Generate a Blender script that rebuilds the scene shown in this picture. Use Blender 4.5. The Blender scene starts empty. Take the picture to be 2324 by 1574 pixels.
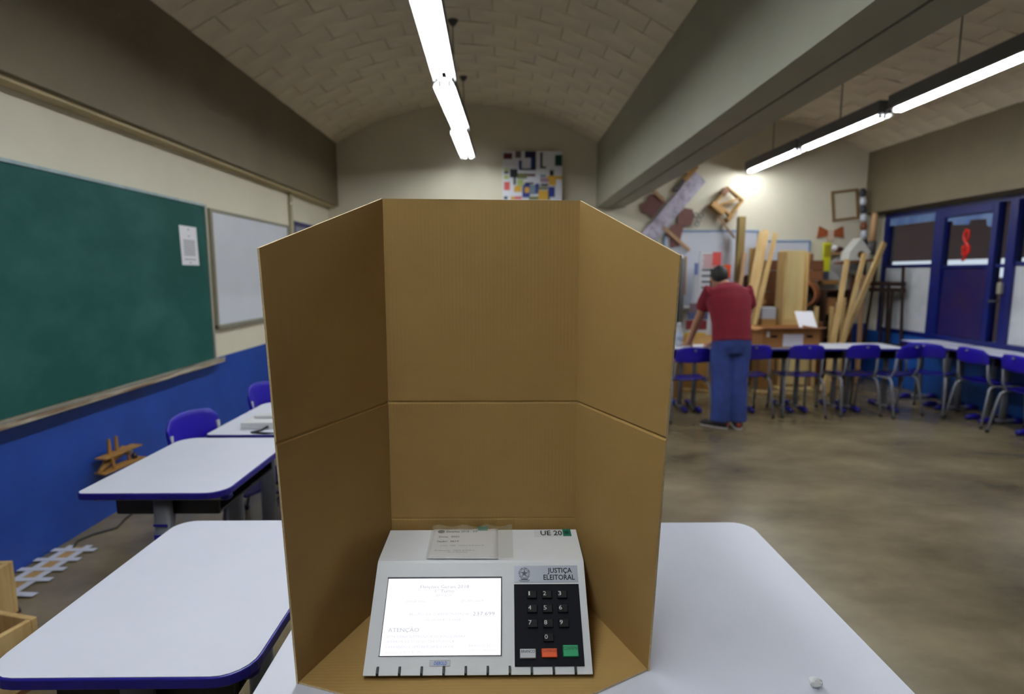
import bpy, bmesh, math, random
from mathutils import Vector, Matrix, Euler
R=math.radians
rnd=random.Random(7)
scn=bpy.context.scene
col=scn.collection
# ------------------------------------------------------------------ camera, world, exposure
cd=bpy.data.cameras.new('camera'); cam=bpy.data.objects.new('camera',cd); col.objects.link(cam)
cam.location=(0,0,1.51); cam.rotation_euler=(R(90-7.32),0,R(-0.62))
cd.sensor_width=36; cd.lens=1285/2324*36; cd.clip_start=.02; cd.clip_end=200
cd.dof.use_dof=True; cd.dof.focus_distance=1.12; cd.dof.aperture_fstop=2.6
scn.camera=cam
vs=scn.view_settings; vs.view_transform='Standard'; vs.look='None'; vs.gamma=1; vs.use_curve_mapping=False
vs.exposure=0.0
w=bpy.data.worlds.new('world'); scn.world=w; w.use_nodes=True
w.node_tree.nodes['Background'].inputs[0].default_value=(.86,.93,1,1); w.node_tree.nodes['Background'].inputs[1].default_value=.9
TUBE=47          # brightness of the fluorescent tubes
# ------------------------------------------------------------------ materials
MATS={}
def lin(c): return tuple(((x/255)/12.92 if x/255<=.04045 else ((x/255+.055)/1.055)**2.4) for x in c)
def M(name,rgb,rough=.6,metal=0,var=0,scale=6,bump=0,bscale=None,rgb2=None,spec=.5,emit=0,stretch=(1,1,1),alpha=1,trans=0,detail=5,contrast=(.3,.7)):
    if name in MATS: return MATS[name]
    m=bpy.data.materials.new(name); m.use_nodes=True; nt=m.node_tree; b=nt.nodes['Principled BSDF']; L=nt.links
    c=lin(rgb); b.inputs['Base Color'].default_value=(*c,1); b.inputs['Roughness'].default_value=rough; b.inputs['Metallic'].default_value=metal
    b.inputs['Specular IOR Level'].default_value=spec
    if trans: b.inputs['Transmission Weight'].default_value=trans; b.inputs['IOR'].default_value=1.05
    if alpha<1: b.inputs['Alpha'].default_value=alpha
    if emit: b.inputs['Emission Color'].default_value=(*c,1); b.inputs['Emission Strength'].default_value=emit
    if var or bump or rgb2:
        tc=nt.nodes.new('ShaderNodeTexCoord'); mp=nt.nodes.new('ShaderNodeMapping'); mp.inputs['Scale'].default_value=stretch
        L.new(tc.outputs['Object'],mp.inputs['Vector'])
        n=nt.nodes.new('ShaderNodeTexNoise'); n.inputs['Scale'].default_value=scale; n.inputs['Detail'].default_value=detail; n.inputs['Roughness'].default_value=.6
        L.new(mp.outputs[0],n.inputs['Vector'])
        if var or rgb2:
            cr=nt.nodes.new('ShaderNodeValToRGB'); cr.color_ramp.elements[0].position=contrast[0]; cr.color_ramp.elements[1].position=contrast[1]
            c2=lin(rgb2) if rgb2 else tuple(min(1,x*(1+var)) for x in c)
            c1=c if rgb2 else tuple(x*(1-var) for x in c)
            cr.color_ramp.elements[0].color=(*c1,1); cr.color_ramp.elements[1].color=(*c2,1)
            L.new(n.outputs['Fac'],cr.inputs[0]); L.new(cr.outputs[0],b.inputs['Base Color'])
        if bump:
            n2=nt.nodes.new('ShaderNodeTexNoise'); n2.inputs['Scale'].default_value=bscale or scale*6; n2.inputs['Detail'].default_value=4
            L.new(mp.outputs[0],n2.inputs['Vector'])
            bp=nt.nodes.new('ShaderNodeBump'); bp.inputs['Strength'].default_value=bump; bp.inputs['Distance'].default_value=.01
            L.new(n2.outputs['Fac'],bp.inputs['Height']); L.new(bp.outputs[0],b.inputs['Normal'])
    MATS[name]=m; return m
cream=M('cream_paint',(214,207,186),.7,var=.06,scale=1.3,bump=.08,bscale=40)
blue_dado=M('blue_wall_paint',(30,66,150),.45,var=.22,scale=2.2,bump=.1,bscale=30)
beamL=M('brown_grey_beam_paint',(112,100,77),.65,var=.12,scale=1.2,bump=.1,bscale=25)
beamC=M('green_grey_beam_paint',(154,152,134),.6,var=.08,scale=1.2,bump=.08,bscale=25)
vaultm=M('whitewashed_brick',(222,209,186),.8,var=.1,scale=2.5,bump=.25,bscale=35); mortar=M('grey_mortar',(178,165,145),.9,var=.15,scale=3)
concrete=M('polished_concrete',(84,74,56),.24,rgb2=(146,132,103),scale=.9,stretch=(1,1.6,1),bump=.03,bscale=30,detail=8)
white_lam=M('white_laminate',(220,222,236),.38,var=.02,scale=4)
blue_edge=M('blue_plastic_edge',(30,24,130),.35)
blue_pl=M('blue_plastic',(32,19,158),.33,var=.05,scale=8)
blue_pl2=M('deep_blue_plastic',(21,13,124),.36,var=.05,scale=8)
steel=M('grey_painted_steel',(128,130,140),.4,var=.05,scale=10)
steel_d=M('dark_grey_steel',(70,71,75),.5)
blackp=M('black_plastic',(16,16,18),.5)
chalk=M('green_chalkboard',(20,76,70),.7,spec=.25,rgb2=(46,94,90),scale=1.6,stretch=(1,1,1.4),detail=8,contrast=(.42,.75))
wood_f=M('pale_varnished_wood',(176,140,96),.5,var=.12,scale=3,stretch=(6,1,6))
pine=M('raw_pine',(214,184,128),.6,rgb2=(188,150,94),scale=2.5,stretch=(9,9,1.2))
pine_y=M('raw_pine_lengthwise',(214,186,132),.6,rgb2=(186,148,92),scale=2.5,stretch=(9,1.2,9))
plyw=M('pale_plywood',(222,200,146),.55,rgb2=(206,180,122),scale=2,stretch=(6,6,.8))
olive_wood=M('olive_wood_post',(140,116,68),.6,var=.15,scale=3,stretch=(8,8,1))
brown_wood=M('brown_wood',(112,66,36),.55,var=.25,scale=3,stretch=(4,4,1))
ochre_wood=M('ochre_wood',(156,114,54),.55,var=.2,scale=4)
tan_wood=M('tan_wood_bar',(168,130,92),.55,var=.1,scale=4)
dark_wood=M('dark_stained_wood',(40,24,18),.45,var=.2,scale=4)
alu=M('aluminium_frame',(176,172,158),.4,metal=.5)
wbd=M('whiteboard_enamel',(206,209,220),.22,var=.04,scale=1.5)
paper=M('white_paper',(234,232,238),.8)
ink=M('grey_ink',(120,118,124),.8)
ink_d=M('black_ink',(22,22,26),.7)
urn_m=M('light_grey_abs',(226,228,231),.42,var=.015,scale=30)
urn_t=M('off_white_abs',(218,218,220),.42,var=.015,scale=30)
reflector=M('white_enamel_reflector',(225,225,225),.3)
housing=M('grey_enamel_housing',(92,94,98),.45)
tube_m=M('fluorescent_tube',(246,252,255),.5,emit=TUBE)
tube_r=M('window_side_tube',(246,252,255),.5,emit=TUBE*1.2)
glass=M('window_glass',(225,232,238),.03,trans=1,spec=.5)
win_blue=M('blue_window_enamel',(13,26,98),.35,var=.08,scale=6)
navy=M('navy_door_panel',(26,30,92),.16,rgb2=(48,34,78),scale=1.2)
pnl=M('white_frosted_panel',(206,208,214),.5,rgb2=(184,186,192),scale=5,contrast=(.45,.8))
maroon=M('maroon_cotton',(120,17,37),.9,var=.1,scale=14,bump=.3,bscale=14)
denim=M('blue_denim',(48,66,132),.9,var=.25,scale=9,bump=.35,bscale=16)
skin_m=M('skin',(178,128,100),.55,var=.05,scale=20)
hair_m=M('black_hair',(20,17,17),.6,var=.3,scale=60,bump=.6,bscale=90)
def corr(name,axis,rgb=(162,130,74),rgb2=(153,120,66)):
    m=M(name,rgb,.82,rgb2=rgb2,scale=3,detail=6); nt=m.node_tree; L=nt.links; b=nt.nodes['Principled BSDF']
    tc=[n for n in nt.nodes if n.type=='TEX_COORD'][0]
    wv=nt.nodes.new('ShaderNodeTexWave'); wv.bands_direction=axis; wv.inputs['Scale'].default_value=38; wv.inputs['Distortion'].default_value=.6; wv.inputs['Detail'].default_value=2
    L.new(tc.outputs['Object'],wv.inputs['Vector'])
    bp=nt.nodes.new('ShaderNodeBump'); bp.inputs['Strength'].default_value=.06; bp.inputs['Distance'].default_value=.003
    L.new(wv.outputs['Fac'],bp.inputs['Height']); L.new(bp.outputs[0],b.inputs['Normal']); return m
card=corr('corrugated_cardboard','X'); card_b=corr('corrugated_cardboard_base','Y'); card_edge=M('cardboard_cut_edge',(212,190,150),.9,var=.15,scale=200)
card_box=M('brown_box_cardboard',(166,116,62),.8,var=.12,scale=3)
# ------------------------------------------------------------------ mesh tools
class G:
    def __init__(s): s.v=[]; s.f=[]; s.m=[]
    def add(s,vs,fs,mi=0):
        o=len(s.v); s.v+=[tuple(x) for x in vs]; s.f+=[tuple(o+i for i in f) for f in fs]; s.m+=[mi]*len(fs); return s
    def box(s,c,d,rot=None,mi=0,taper=None):
        x,y,z=[a/2 for a in d]; t=taper or (1,1)
        vs=[Vector(p) for p in [(-x,-y,-z),(x,-y,-z),(x,y,-z),(-x,y,-z),(-x*t[0],-y*t[1],z),(x*t[0],-y*t[1],z),(x*t[0],y*t[1],z),(-x*t[0],y*t[1],z)]]
        if rot is not None:
            m=rot if isinstance(rot,Matrix) else Euler(rot).to_matrix(); vs=[m@p for p in vs]
        vs=[p+Vector(c) for p in vs]
        return s.add(vs,[(0,3,2,1),(4,5,6,7),(0,1,5,4),(1,2,6,5),(2,3,7,6),(3,0,4,7)],mi)
    def bx(s,x0,x1,y0,y1,z0,z1,mi=0): return s.box(((x0+x1)/2,(y0+y1)/2,(z0+z1)/2),(x1-x0,y1-y0,z1-z0),mi=mi)
    def loft(s,pts,rad,n=12,side=(1,0,0),mi=0,cap=True):
        pts=[Vector(p) for p in pts]; k=len(pts); rings=[]
        for i,p in enumerate(pts):
            t=(pts[min(i+1,k-1)]-pts[max(i-1,0)]).normalized(); sd=Vector(side); sd=sd-t*sd.dot(t)
            if sd.length<1e-3: sd=Vector((0,1,0))-t*t.y
            if sd.length<1e-3: sd=Vector((0,0,1))-t*t.z
            sd.normalize(); u=t.cross(sd); r=rad[i] if isinstance(rad,(list,tuple)) else rad
            rx,ry=(r if isinstance(r,(list,tuple)) else (r,r))
            rings.append([p+sd*rx*math.cos(a)+u*ry*math.sin(a) for a in [2*math.pi*j/n for j in range(n)]])
        vs=[q for r in rings for q in r]; fs=[]
        for i in range(k-1):
            for j in range(n): fs.append((i*n+j,i*n+(j+1)%n,(i+1)*n+(j+1)%n,(i+1)*n+j))
        if cap: fs.append(tuple(range(n-1,-1,-1))); fs.append(tuple((k-1)*n+j for j in range(n)))
        return s.add(vs,fs,mi)
    def prism(s,poly,z0,z1,mi=0,mi_side=None,T=None):
        n=len(poly); vs=[Vector((x,y,z0)) for x,y in poly]+[Vector((x,y,z1)) for x,y in poly]
        if T is not None: vs=[T@p for p in vs]
        s.add(vs,[tuple(range(n-1,-1,-1)),tuple(range(n,2*n))],mi)
        o=len(s.v)-2*n
        for i in range(n):
            s.f.append((o+i,o+(i+1)%n,o+n+(i+1)%n,o+n+i)); s.m.append(mi if mi_side is None else mi_side)
        return s
    def ball(s,c,r,n=12,mi=0,sc=(1,1,1)):
        c=Vector(c); k=n//2; vs=[]; fs=[]
        for i in range(1,k):
            for j in range(n):
                a=math.pi*i/k; b=2*math.pi*j/n
                vs.append(c+Vector((r*sc[0]*math.sin(a)*math.cos(b),r*sc[1]*math.sin(a)*math.sin(b),r*sc[2]*math.cos(a))))
        top=len(vs); vs+=[c+Vector((0,0,r*sc[2])),c-Vector((0,0,r*sc[2]))]
        for i in range(k-2):
            for j in range(n): fs.append((i*n+j,(i+1)*n+j,(i+1)*n+(j+1)%n,i*n+(j+1)%n))
        for j in range(n): fs.append((top,j,(j+1)%n)); fs.append((top+1,(k-2)*n+(j+1)%n,(k-2)*n+j))
        return s.add(vs,fs,mi)
def build(name,g,mats,parent=None,smooth=False,bevel=0,loc=None,rot=None):
    if not isinstance(mats,(list,tuple)): mats=[mats]
    me=bpy.data.meshes.new(name); me.from_pydata([tuple(p) for p in g.v],[],g.f)
    for m in mats: me.materials.append(m)
    me.polygons.foreach_set('material_index',g.m); me.update()
    if smooth: me.polygons.foreach_set('use_smooth',[True]*len(me.polygons))
    o=bpy.data.objects.new(name,me); col.objects.link(o)
    if parent: o.parent=parent
    if loc: o.location=loc
    if rot: o.rotation_euler=rot
    if bevel:
        b=o.modifiers.new('bevel','BEVEL'); b.width=bevel; b.segments=2; b.limit_method='ANGLE'; b.angle_limit=R(40)
    return o
def tag(o,label,cat=None,group=None,kind=None):
    o['label']=label
    if cat: o['category']=cat
    if group: o['group']=group
    if kind: o['kind']=kind
    return o
def thing(name,label,cat,loc=(0,0,0),rz=0,group=None):
    o=bpy.data.objects.new(name,None); col.objects.link(o); o.location=loc; o.rotation_euler=(0,0,rz); o.empty_display_size=.1
    return tag(o,label,cat,group)
def struct(name,g,mats,label=None,parent=None,**k):
    o=build(name,g,mats,parent,**k); o['kind']='structure'
    if label: o['label']=label
    return o
def dup(root,loc,rz,label,group=None):
    def cp(o,par):
        c=o.copy(); col.objects.link(c); c.parent=par
        for ch in o.children: cp(ch,c)
        return c
    c=cp(root,None); c.location=loc; c.rotation_euler=(0,0,rz); c['label']=label
    if group: c['group']=group
    return c
def rrect(x0,x1,y0,y1,radii,n=7):
    # corners: (x0,y0),(x1,y0),(x1,y1),(x0,y1)
    out=[]
    for (cx,cy,sx,sy,a0,r) in [(x0,y0,1,1,180,radii[0]),(x1,y0,-1,1,270,radii[1]),(x1,y1,-1,-1,0,radii[2]),(x0,y1,1,-1,90,radii[3])]:
        for i in range(n):
            a=R(a0+90*i/(n-1)); out.append((cx+sx*r+r*math.cos(a),cy+sy*r+r*math.sin(a)))
    return out
def text_mesh(body,x0,x1,yc,h=None,bold=False,slant=0):
    """flat lettering: fits between x0 and x1, cap height h, centred on yc; returns (verts,faces)"""
    cu=bpy.data.curves.new('t','FONT'); cu.body=body; cu.resolution_u=2; cu.fill_mode='BOTH'; cu.size=1
    if bold: cu.offset=.018
    if slant: cu.shear=slant
    o=bpy.data.objects.new('t',cu); col.objects.link(o)
    bpy.context.view_layer.update(); dg=bpy.context.evaluated_depsgraph_get()
    me=bpy.data.meshes.new_from_object(o.evaluated_get(dg)); bpy.data.objects.remove(o); bpy.data.curves.remove(cu)
    vs=[v.co.copy() for v in me.vertices]; fs=[tuple(p.vertices) for p in me.polygons]; bpy.data.meshes.remove(me)
    xa=min(p.x for p in vs); xb=max(p.x for p in vs); s=(x1-x0)/(xb-xa); cap=.72
    sy=(h/cap) if h else s
    return [((p.x-xa)*s+x0,(p.y-cap/2)*sy+yc,0) for p in vs],fs
# ------------------------------------------------------------------ setting: room shell
XL,XR,YB,YN=-2.5,5.3,8.2,-3.0
g=G(); g.bx(XL-.2,XR+.2,YN-.2,YB+.2,-.12,0); struct('floor',g,concrete,'polished grey-brown concrete floor')
g=G(); g.bx(XL-.2,XL,YN,YB,0,.795,1); g.bx(XL-.2,XL,YN,YB,.795,4.1,0); struct('wall_left',g,[cream,blue_dado],'cream wall with blue lower half behind the chalkboard')
g=G(); g.bx(XL,XR+.2,YB,YB+.2,0,.8,1); g.bx(XL,XR+.2,YB,YB+.2,.8,4.1,0); struct('wall_back',g,[cream,blue_dado],'cream back wall with blue lower band')
g=G(); g.bx(XL,XR+.2,YN-.2,YN,0,.8,1); g.bx(XL,XR+.2,YN-.2,YN,.8,4.1,0); struct('wall_front',g,[cream,blue_dado])
light_blue=M('mid_blue_wall_paint',(34,88,170),.45,var=.15,scale=2)
g=G(); g.bx(XR,XR+.16,YN,YB,0,.71,1); g.bx(XR,XR+.16,YN,3.0,.71,4.1,0); g.bx(XR,XR+.16,8.02,YB,.71,2.34,0); g.bx(XR,XR+.16,3.0,YB,2.34,4.1,2)
struct('wall_right',g,[cream,light_blue,beamL],'blue wall below the blue window frames')
# beams
g=G(); g.bx(XL,-2.36,YN,YB,2.46,4.1); g.bx(XL,-2.40,YN,YB,2.435,2.46,1); struct('trim_1',g,[beamL,M('beige_ledge_paint',(176,158,120),.7,var=.1,scale=2)],'brown-grey concrete beam above the chalkboard wall')
g=G(); g.bx(1.28,1.465,YN,YB,2.45,4.1); g.bx(1.485,1.68,YN,YB,2.45,4.1); g.bx(1.46,1.49,YN,YB,2.475,4.1); struct('trim_2',g,beamC,'double concrete beam between the two vaults')
g=G(); g.bx(5.12,XR+.01,YN,YB,2.36,4.1); struct('trim_3',g,beamL,'concrete beam above the blue windows')
# vaults with bricks
def vault(x0,x1,zs,za,y_lo,label,seed):
    rr=random.Random(seed); hw=(x1-x0)/2; rise=za-zs; Rv=(hw*hw+rise*rise)/(2*rise); cx=(x0+x1)/2; cz=za-Rv; amax=math.asin(hw/Rv)
    g=G(); N=36; t=.012; vs=[]
    for rad in (Rv+t,Rv+.12):
        for y in (YN,YB):
            for i in range(N+1):
                a=-amax*1.03+2*amax*1.03*i/N; vs.append((cx+rad*math.sin(a),y,cz+rad*math.cos(a)))
    k=N+1; fs=[]
    for i in range(N): fs+=[(i,i+1,k+i+1,k+i),(2*k+i,3*k+i,3*k+i+1,2*k+i+1),(i,2*k+i,2*k+i+1,i+1),(k+i,k+i+1,3*k+i+1,3*k+i)]
    g.add(vs,fs); c=struct('ceiling',g,mortar,label,smooth=True)
    L=.40; Wd=.262; na=int(2*amax*Rv/L); da=2*amax/na; Lr=da*Rv
    bg=G(); bg.box((0,0,0),(Lr-.008,Wd-.006,.03)); me=None; yy=YB-Wd/2; row=0
    hb=G(); hb.box((0,0,0),(Lr/2-.008,Wd-.006,.03)); meh=None
    while yy>y_lo:
        off=.5 if row%2 else 0
        cells=[(i+.5,1) for i in range(na)] if not off else [(.25,.5)]+[(i+1.0,1) for i in range(na-1)]+[(na-.25,.5)]
        for u,wd in cells:
            a=-amax+u*da
            if me is None: o=build('brick',bg,vaultm,c); me=o.data; b0=o
            if wd==1:
                if b0 is None: o=bpy.data.objects.new('brick',me); col.objects.link(o); o.parent=c
                else: o=b0; b0=None
            else:
                if meh is None: o=build('brick',hb,vaultm,c); meh=o.data
                else: o=bpy.data.objects.new('brick',meh); col.objects.link(o); o.parent=c
            rv=Rv+.015+rr.uniform(-.004,.003); o.location=(cx+rv*math.sin(a),yy,cz+rv*math.cos(a)); o.rotation_euler=(rr.uniform(-.008,.008),a+rr.uniform(-.006,.006),rr.uniform(-.004,.004))
        yy-=Wd; row+=1
vault(-2.36,1.28,3.31,3.83,3.0,'whitewashed brick barrel vault over the chalkboard side',3)
vault(1.68,5.12,3.2,3.66,3.2,'whitewashed brick barrel vault over the window side',5)
# ------------------------------------------------------------------ corridor outside the windows
g=G(); g.bx(5.46,9.2,1.5,18,-.12,0); struct('floor_corridor',g,concrete)
g=G(); g.bx(5.5,9.2,1.5,18,2.75,2.9); struct('ceiling_corridor',g,beamL)
pinkish=M('pinkish_plaster',(120,96,90),.8,var=.1,scale=2)
g=G(); g.bx(9.0,9.2,1.5,18,0,1.45); g.bx(9.0,9.2,1.5,18,1.80,2.75); struct('wall_corridor',g,pinkish)
g=G(); g.bx(5.46,9.2,18,18.2,0,2.9); g.bx(5.46,9.2,1.3,1.5,0,2.9); struct('wall_corridor',g,pinkish)
# ------------------------------------------------------------------ windows and door on the right
def member(name,par,x0,x1,y0,y1,z0,z1,m=win_blue,bev=.004,kind=None):
    g=G(); g.bx(x0,x1,y0,y1,z0,z1); o=build(name,g,m,par,bevel=bev); return o
def bay(n,y0,y1,label,zsplit,panel,pm,leaf=False):
    root=bpy.data.objects.new(('door_%d' if leaf else 'window_%d')%n,None); col.objects.link(root); root['kind']='structure'; root['label']=label
    xa,xb=5.30,5.40; z0,z1=.71,2.34
    member('jamb',root,xa,xb,y0,y0+.05,z0,z1); member('jamb',root,xa,xb,y1-.05,y1,z0,z1)
    member('head',root,xa,xb,y0+.05,y1-.05,z1-.06,z1); member('sill',root,xa,xb,y0+.05,y1-.05,z0,z0+.06)
    member('transom',root,xa+.02,xb-.02,y0+.05,y1-.05,zsplit-.02,zsplit+.02)
    a,b=y0+.05,y1-.05
    if leaf:
        a=y0+.26; member('stile',root,xa,xb-.01,a-.07,a,z0+.06,z1-.06); member('stile',root,xa,xb-.01,b-.06,b,z0+.06,z1-.06); b-=.06
        member('pane',root,5.345,5.351,y0+.05,a-.07,z0+.06,z1-.06,glass,0)
        member('rail',root,xa,xb-.01,a,b,z1-.15,z1-.06)
    member('pane',root,5.345,5.351,a,b,zsplit+.02,z1-.06,glass,0)
    member('panel',root,5.338,5.356,a,b,z0+.06,zsplit-.02,pm,.002)
    return root
haze=M('pale_blue_film',(122,150,190),.35,rgb2=(60,92,160),scale=3)
w1=bay(1,7.03,8.02,'blue framed window beside the back wall with white lower panel',1.62,True,pnl)
member('film_strip',w1,5.336,5.344,7.09,7.96,2.17,2.27,haze,0)
d1=bay(1,5.98,7.03,'blue glazed door with a red treble clef on its pane',1.60,True,navy,True)
g=G(); vs=[(5.336,6.24,2.27),(5.336,6.92,2.27),(5.336,6.92,2.14),(5.336,6.84,2.14),(5.336,6.82,2.09),(5.336,6.60,2.08),(5.336,6.58,2.13),(5.336,6.36,2.12),(5.336,6.34,2.04),(5.336,6.24,2.02)]
g.add(vs+[(x+.004,y,z) for x,y,z in vs],[tuple(range(10)),tuple(range(19,9,-1))]+[(i,(i+1)%10,10+(i+1)%10,10+i) for i in range(10)]); build('film_strip',g,haze,d1)
red=M('red_vinyl',(214,34,22),.5)
g=G(); pts=[]
for i in range(40):   # spiral body then the tall loop and tail
    t=i/39; a=t*2*math.pi*1.6+math.pi*.5; r=.015+.055*t; pts.append((5.332,6.60+r*math.cos(a),1.80+r*math.sin(a)*.9))
g.loft(pts,.015,6,(0,0,1))
pts=[(5.332,6.60+.0-.05*math.sin(t*math.pi*2)*(1 if t<.5 else .8),1.72+.30*t) for t in [i/14 for i in range(15)]]
g.loft(pts,.016,6); g.loft([(5.332,6.615,2.02),(5.332,6.575,2.0),(5.332,6.57,1.94),(5.332,6.60,1.88)],.015,6); g.loft([(5.332,6.60,1.73),(5.332,6.60,1.68),(5.332,6.63,1.665),(5.332,6.64,1.69)],.010,6)
tag(build('sticker',g,red,d1),'red treble clef sticker')
g=G(); g.bx(5.27,5.30,6.0,6.06,1.30,1.42); build('lock_plate',g,alu,d1,bevel=.004)
g=G(); g.loft([(5.30,6.05,1.22),(5.25,6.05,1.22),(5.25,6.12,1.22)],.011,8); build('handle',g,steel_d,d1,smooth=True)
bay(2,4.95,5.98,'blue framed window beyond the door with marked white lower panel',1.62,True,pnl)
bay(3,3.0,4.95,'blue framed window nearest the camera side',1.62,True,pnl)
# ------------------------------------------------------------------ fluorescent fixtures
def fixture(name,label,length,trough):
    t=thing(name,label,'light',group='fluorescent fittings'); h=length/2
    def sheet(p,gg):
        n=len(p); gg.add([(x,-h,z) for x,z in p]+[(x,h,z) for x,z in p],[(i,i+1,n+i+1,n+i) for i in range(n-1)]); return gg
    if trough:      # wide reflector trough, tubes inside
        build('housing',sheet([(-.088,0),(-.088,.09),(-.05,.12),(.05,.12),(.088,.09),(.088,0)],G()),housing,t)
        build('reflector',sheet([(-.085,0),(-.05,.07),(.05,.07),(.085,0)],G()),reflector,t); tz,tx,top=.024,.040,.12
    else:           # narrow channel, tubes hung under it
        build('housing',G().bx(-.062,.062,-h,h,.0,.115),housing,t,bevel=.006)
        build('reflector',sheet([(-.075,-.018),(-.06,-.001),(.06,-.001),(.075,-.018)],G()),reflector,t); tz,tx,top=-.022,.020,.115
    for s in (-1,1):
        g=G(); g.loft([(s*tx,-h+.06,tz),(s*tx,h-.06,tz)],.017 if trough else .0145,10); build('tube',g,tube_m if trough else tube_r,t,smooth=True)
        for e in (-1,1):
            g=G(); g.box((s*tx,e*(h-.04),tz+.012),(.03,.025,.05)); build('lamp_holder',g,paper,t,bevel=.003)
    g=G(); rt_=.80 if trough else .69; g.loft([(0,0,top),(0,0,rt_)],.006,6); g.loft([(0,0,rt_-.04),(0,0,rt_+.005)],[.02,.05],10); build('hanger_rod',g,steel_d,t)
    return t
fx=fixture('fluorescent_light','twin-tube fluorescent fitting at the top edge, nearest of the chalkboard-side row',1.44,True)
fx['group']='fluorescent fittings'
fx.location=(-.462,4.0,3.02); fx.rotation_euler[2]=R(1.4)
fl=[(-.485,5.56,-1.2,'middle fitting of the chalkboard-side row of lights'),(-.50,7.06,-.4,'farthest fitting of the chalkboard-side row, just before the back wall'),
 (-.46,2.50,.6,'fluorescent fitting above the voting booth, chalkboard-side row'),(-.47,1.0,.2,'fluorescent fitting above the camera, chalkboard-side row'),(-.47,-.5,0,'fluorescent fitting just behind the camera, chalkboard-side row')]
for x,y,a,l in fl: dup(fx,(x,y,3.02),R(a),l)
fr=[(3.41,7.45,0,'farthest fitting of the window-side row, just before the back wall'),(3.42,6.0,.4,'second window-side fitting from the back wall, on a hanger rod'),(3.42,4.48,-.3,'window-side fitting cut by the right edge of the picture')]
fr+=[(3.42,2.98,0,'window-side fitting just outside the picture, beside the voting booth')]
fw_=fixture('fluorescent_light',fr[0][3],1.40,False); fw_.location=(fr[0][0],fr[0][1],2.95)
for x,y,a,l in fr[1:]: dup(fw_,(x,y,2.95),R(a),l)
# ------------------------------------------------------------------ school desks and chairs
def desk(label,W,D,H,radii,loc,rz=0,group='school desks',sticker=False):
    """long side W along local x, columns at both x ends, feet along local y"""
    t=thing('school_desk',label,'desk',loc,rz,group); th=.024
    out=rrect(-W/2,W/2,-D/2,D/2,radii); g=G(); g.prism(out,H-th,H-.0015); build('edge_band',g,blue_edge,t,bevel=.003)
    inn=rrect(-W/2+.004,W/2-.004,-D/2+.004,D/2-.004,[r-.004 for r in radii]); g=G(); g.prism(inn,H-.006,H); build('desk_top',g,white_lam,t)
    for s in (-1,1):
        x=s*(W/2-.075)
        g=G(); g.loft([(x,0,.05),(x,0,H-.05)],[(.022,.042),(.018,.034)],14,(1,0,0)); c=build('column',g,steel,t,smooth=True)
        g=G(); g.box((x,0,H-th-.013),(.04,D-.06,.026)); build('top_rail',g,steel,t,bevel=.006)
        for e in (-1,1):
            g=G(); g.ball((x,e*(D/2-.03),H-th-.014),.024,10,sc=(1,1,.7)); build('rail_cap',g,blue_pl2,t,smooth=True)
        g=G(); g.loft([(x,-D/2+.07,.035),(x,D/2-.07,.035)],[(.022,.02),(.022,.02)],12,(1,0,0)); build('foot',g,steel,t,smooth=True)
        for e in (-1,1):
            g=G(); g.loft([(x,e*(D/2-.14),.034),(x,e*(D/2-.08),.036),(x,e*(D/2-.02),.03),(x,e*(D/2),.02)],[(.028,.028),(.031,.031),(.028,.026),(.012,.012)],12,(1,0,0)); build('foot_cap',g,blue_pl2,t,smooth=True)
    if sticker:
        x=-(W/2-.075)-.024
        g=G(); g.box((x,0,H-.19),(.002,.05,.028)); build('sticker',g,blue_pl,t); g=G(); g.box((x,0,H-.14),(.002,.05,.008)); build('sticker',g,blue_pl,t)
    g=G(); a,b=W/2-.10,D/2-.07; z0,z1=H-.12,H-th
    g.bx(-a,a,-b,b,z0,z0+.012); g.bx(-a,a,b-.012,b,z0,z1); g.bx(-a,-a+.012,-b,b,z0,z1); g.bx(a-.012,a,-b,b,z0,z1); build('book_tray',g,blackp,t,bevel=.006)
    return t
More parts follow.
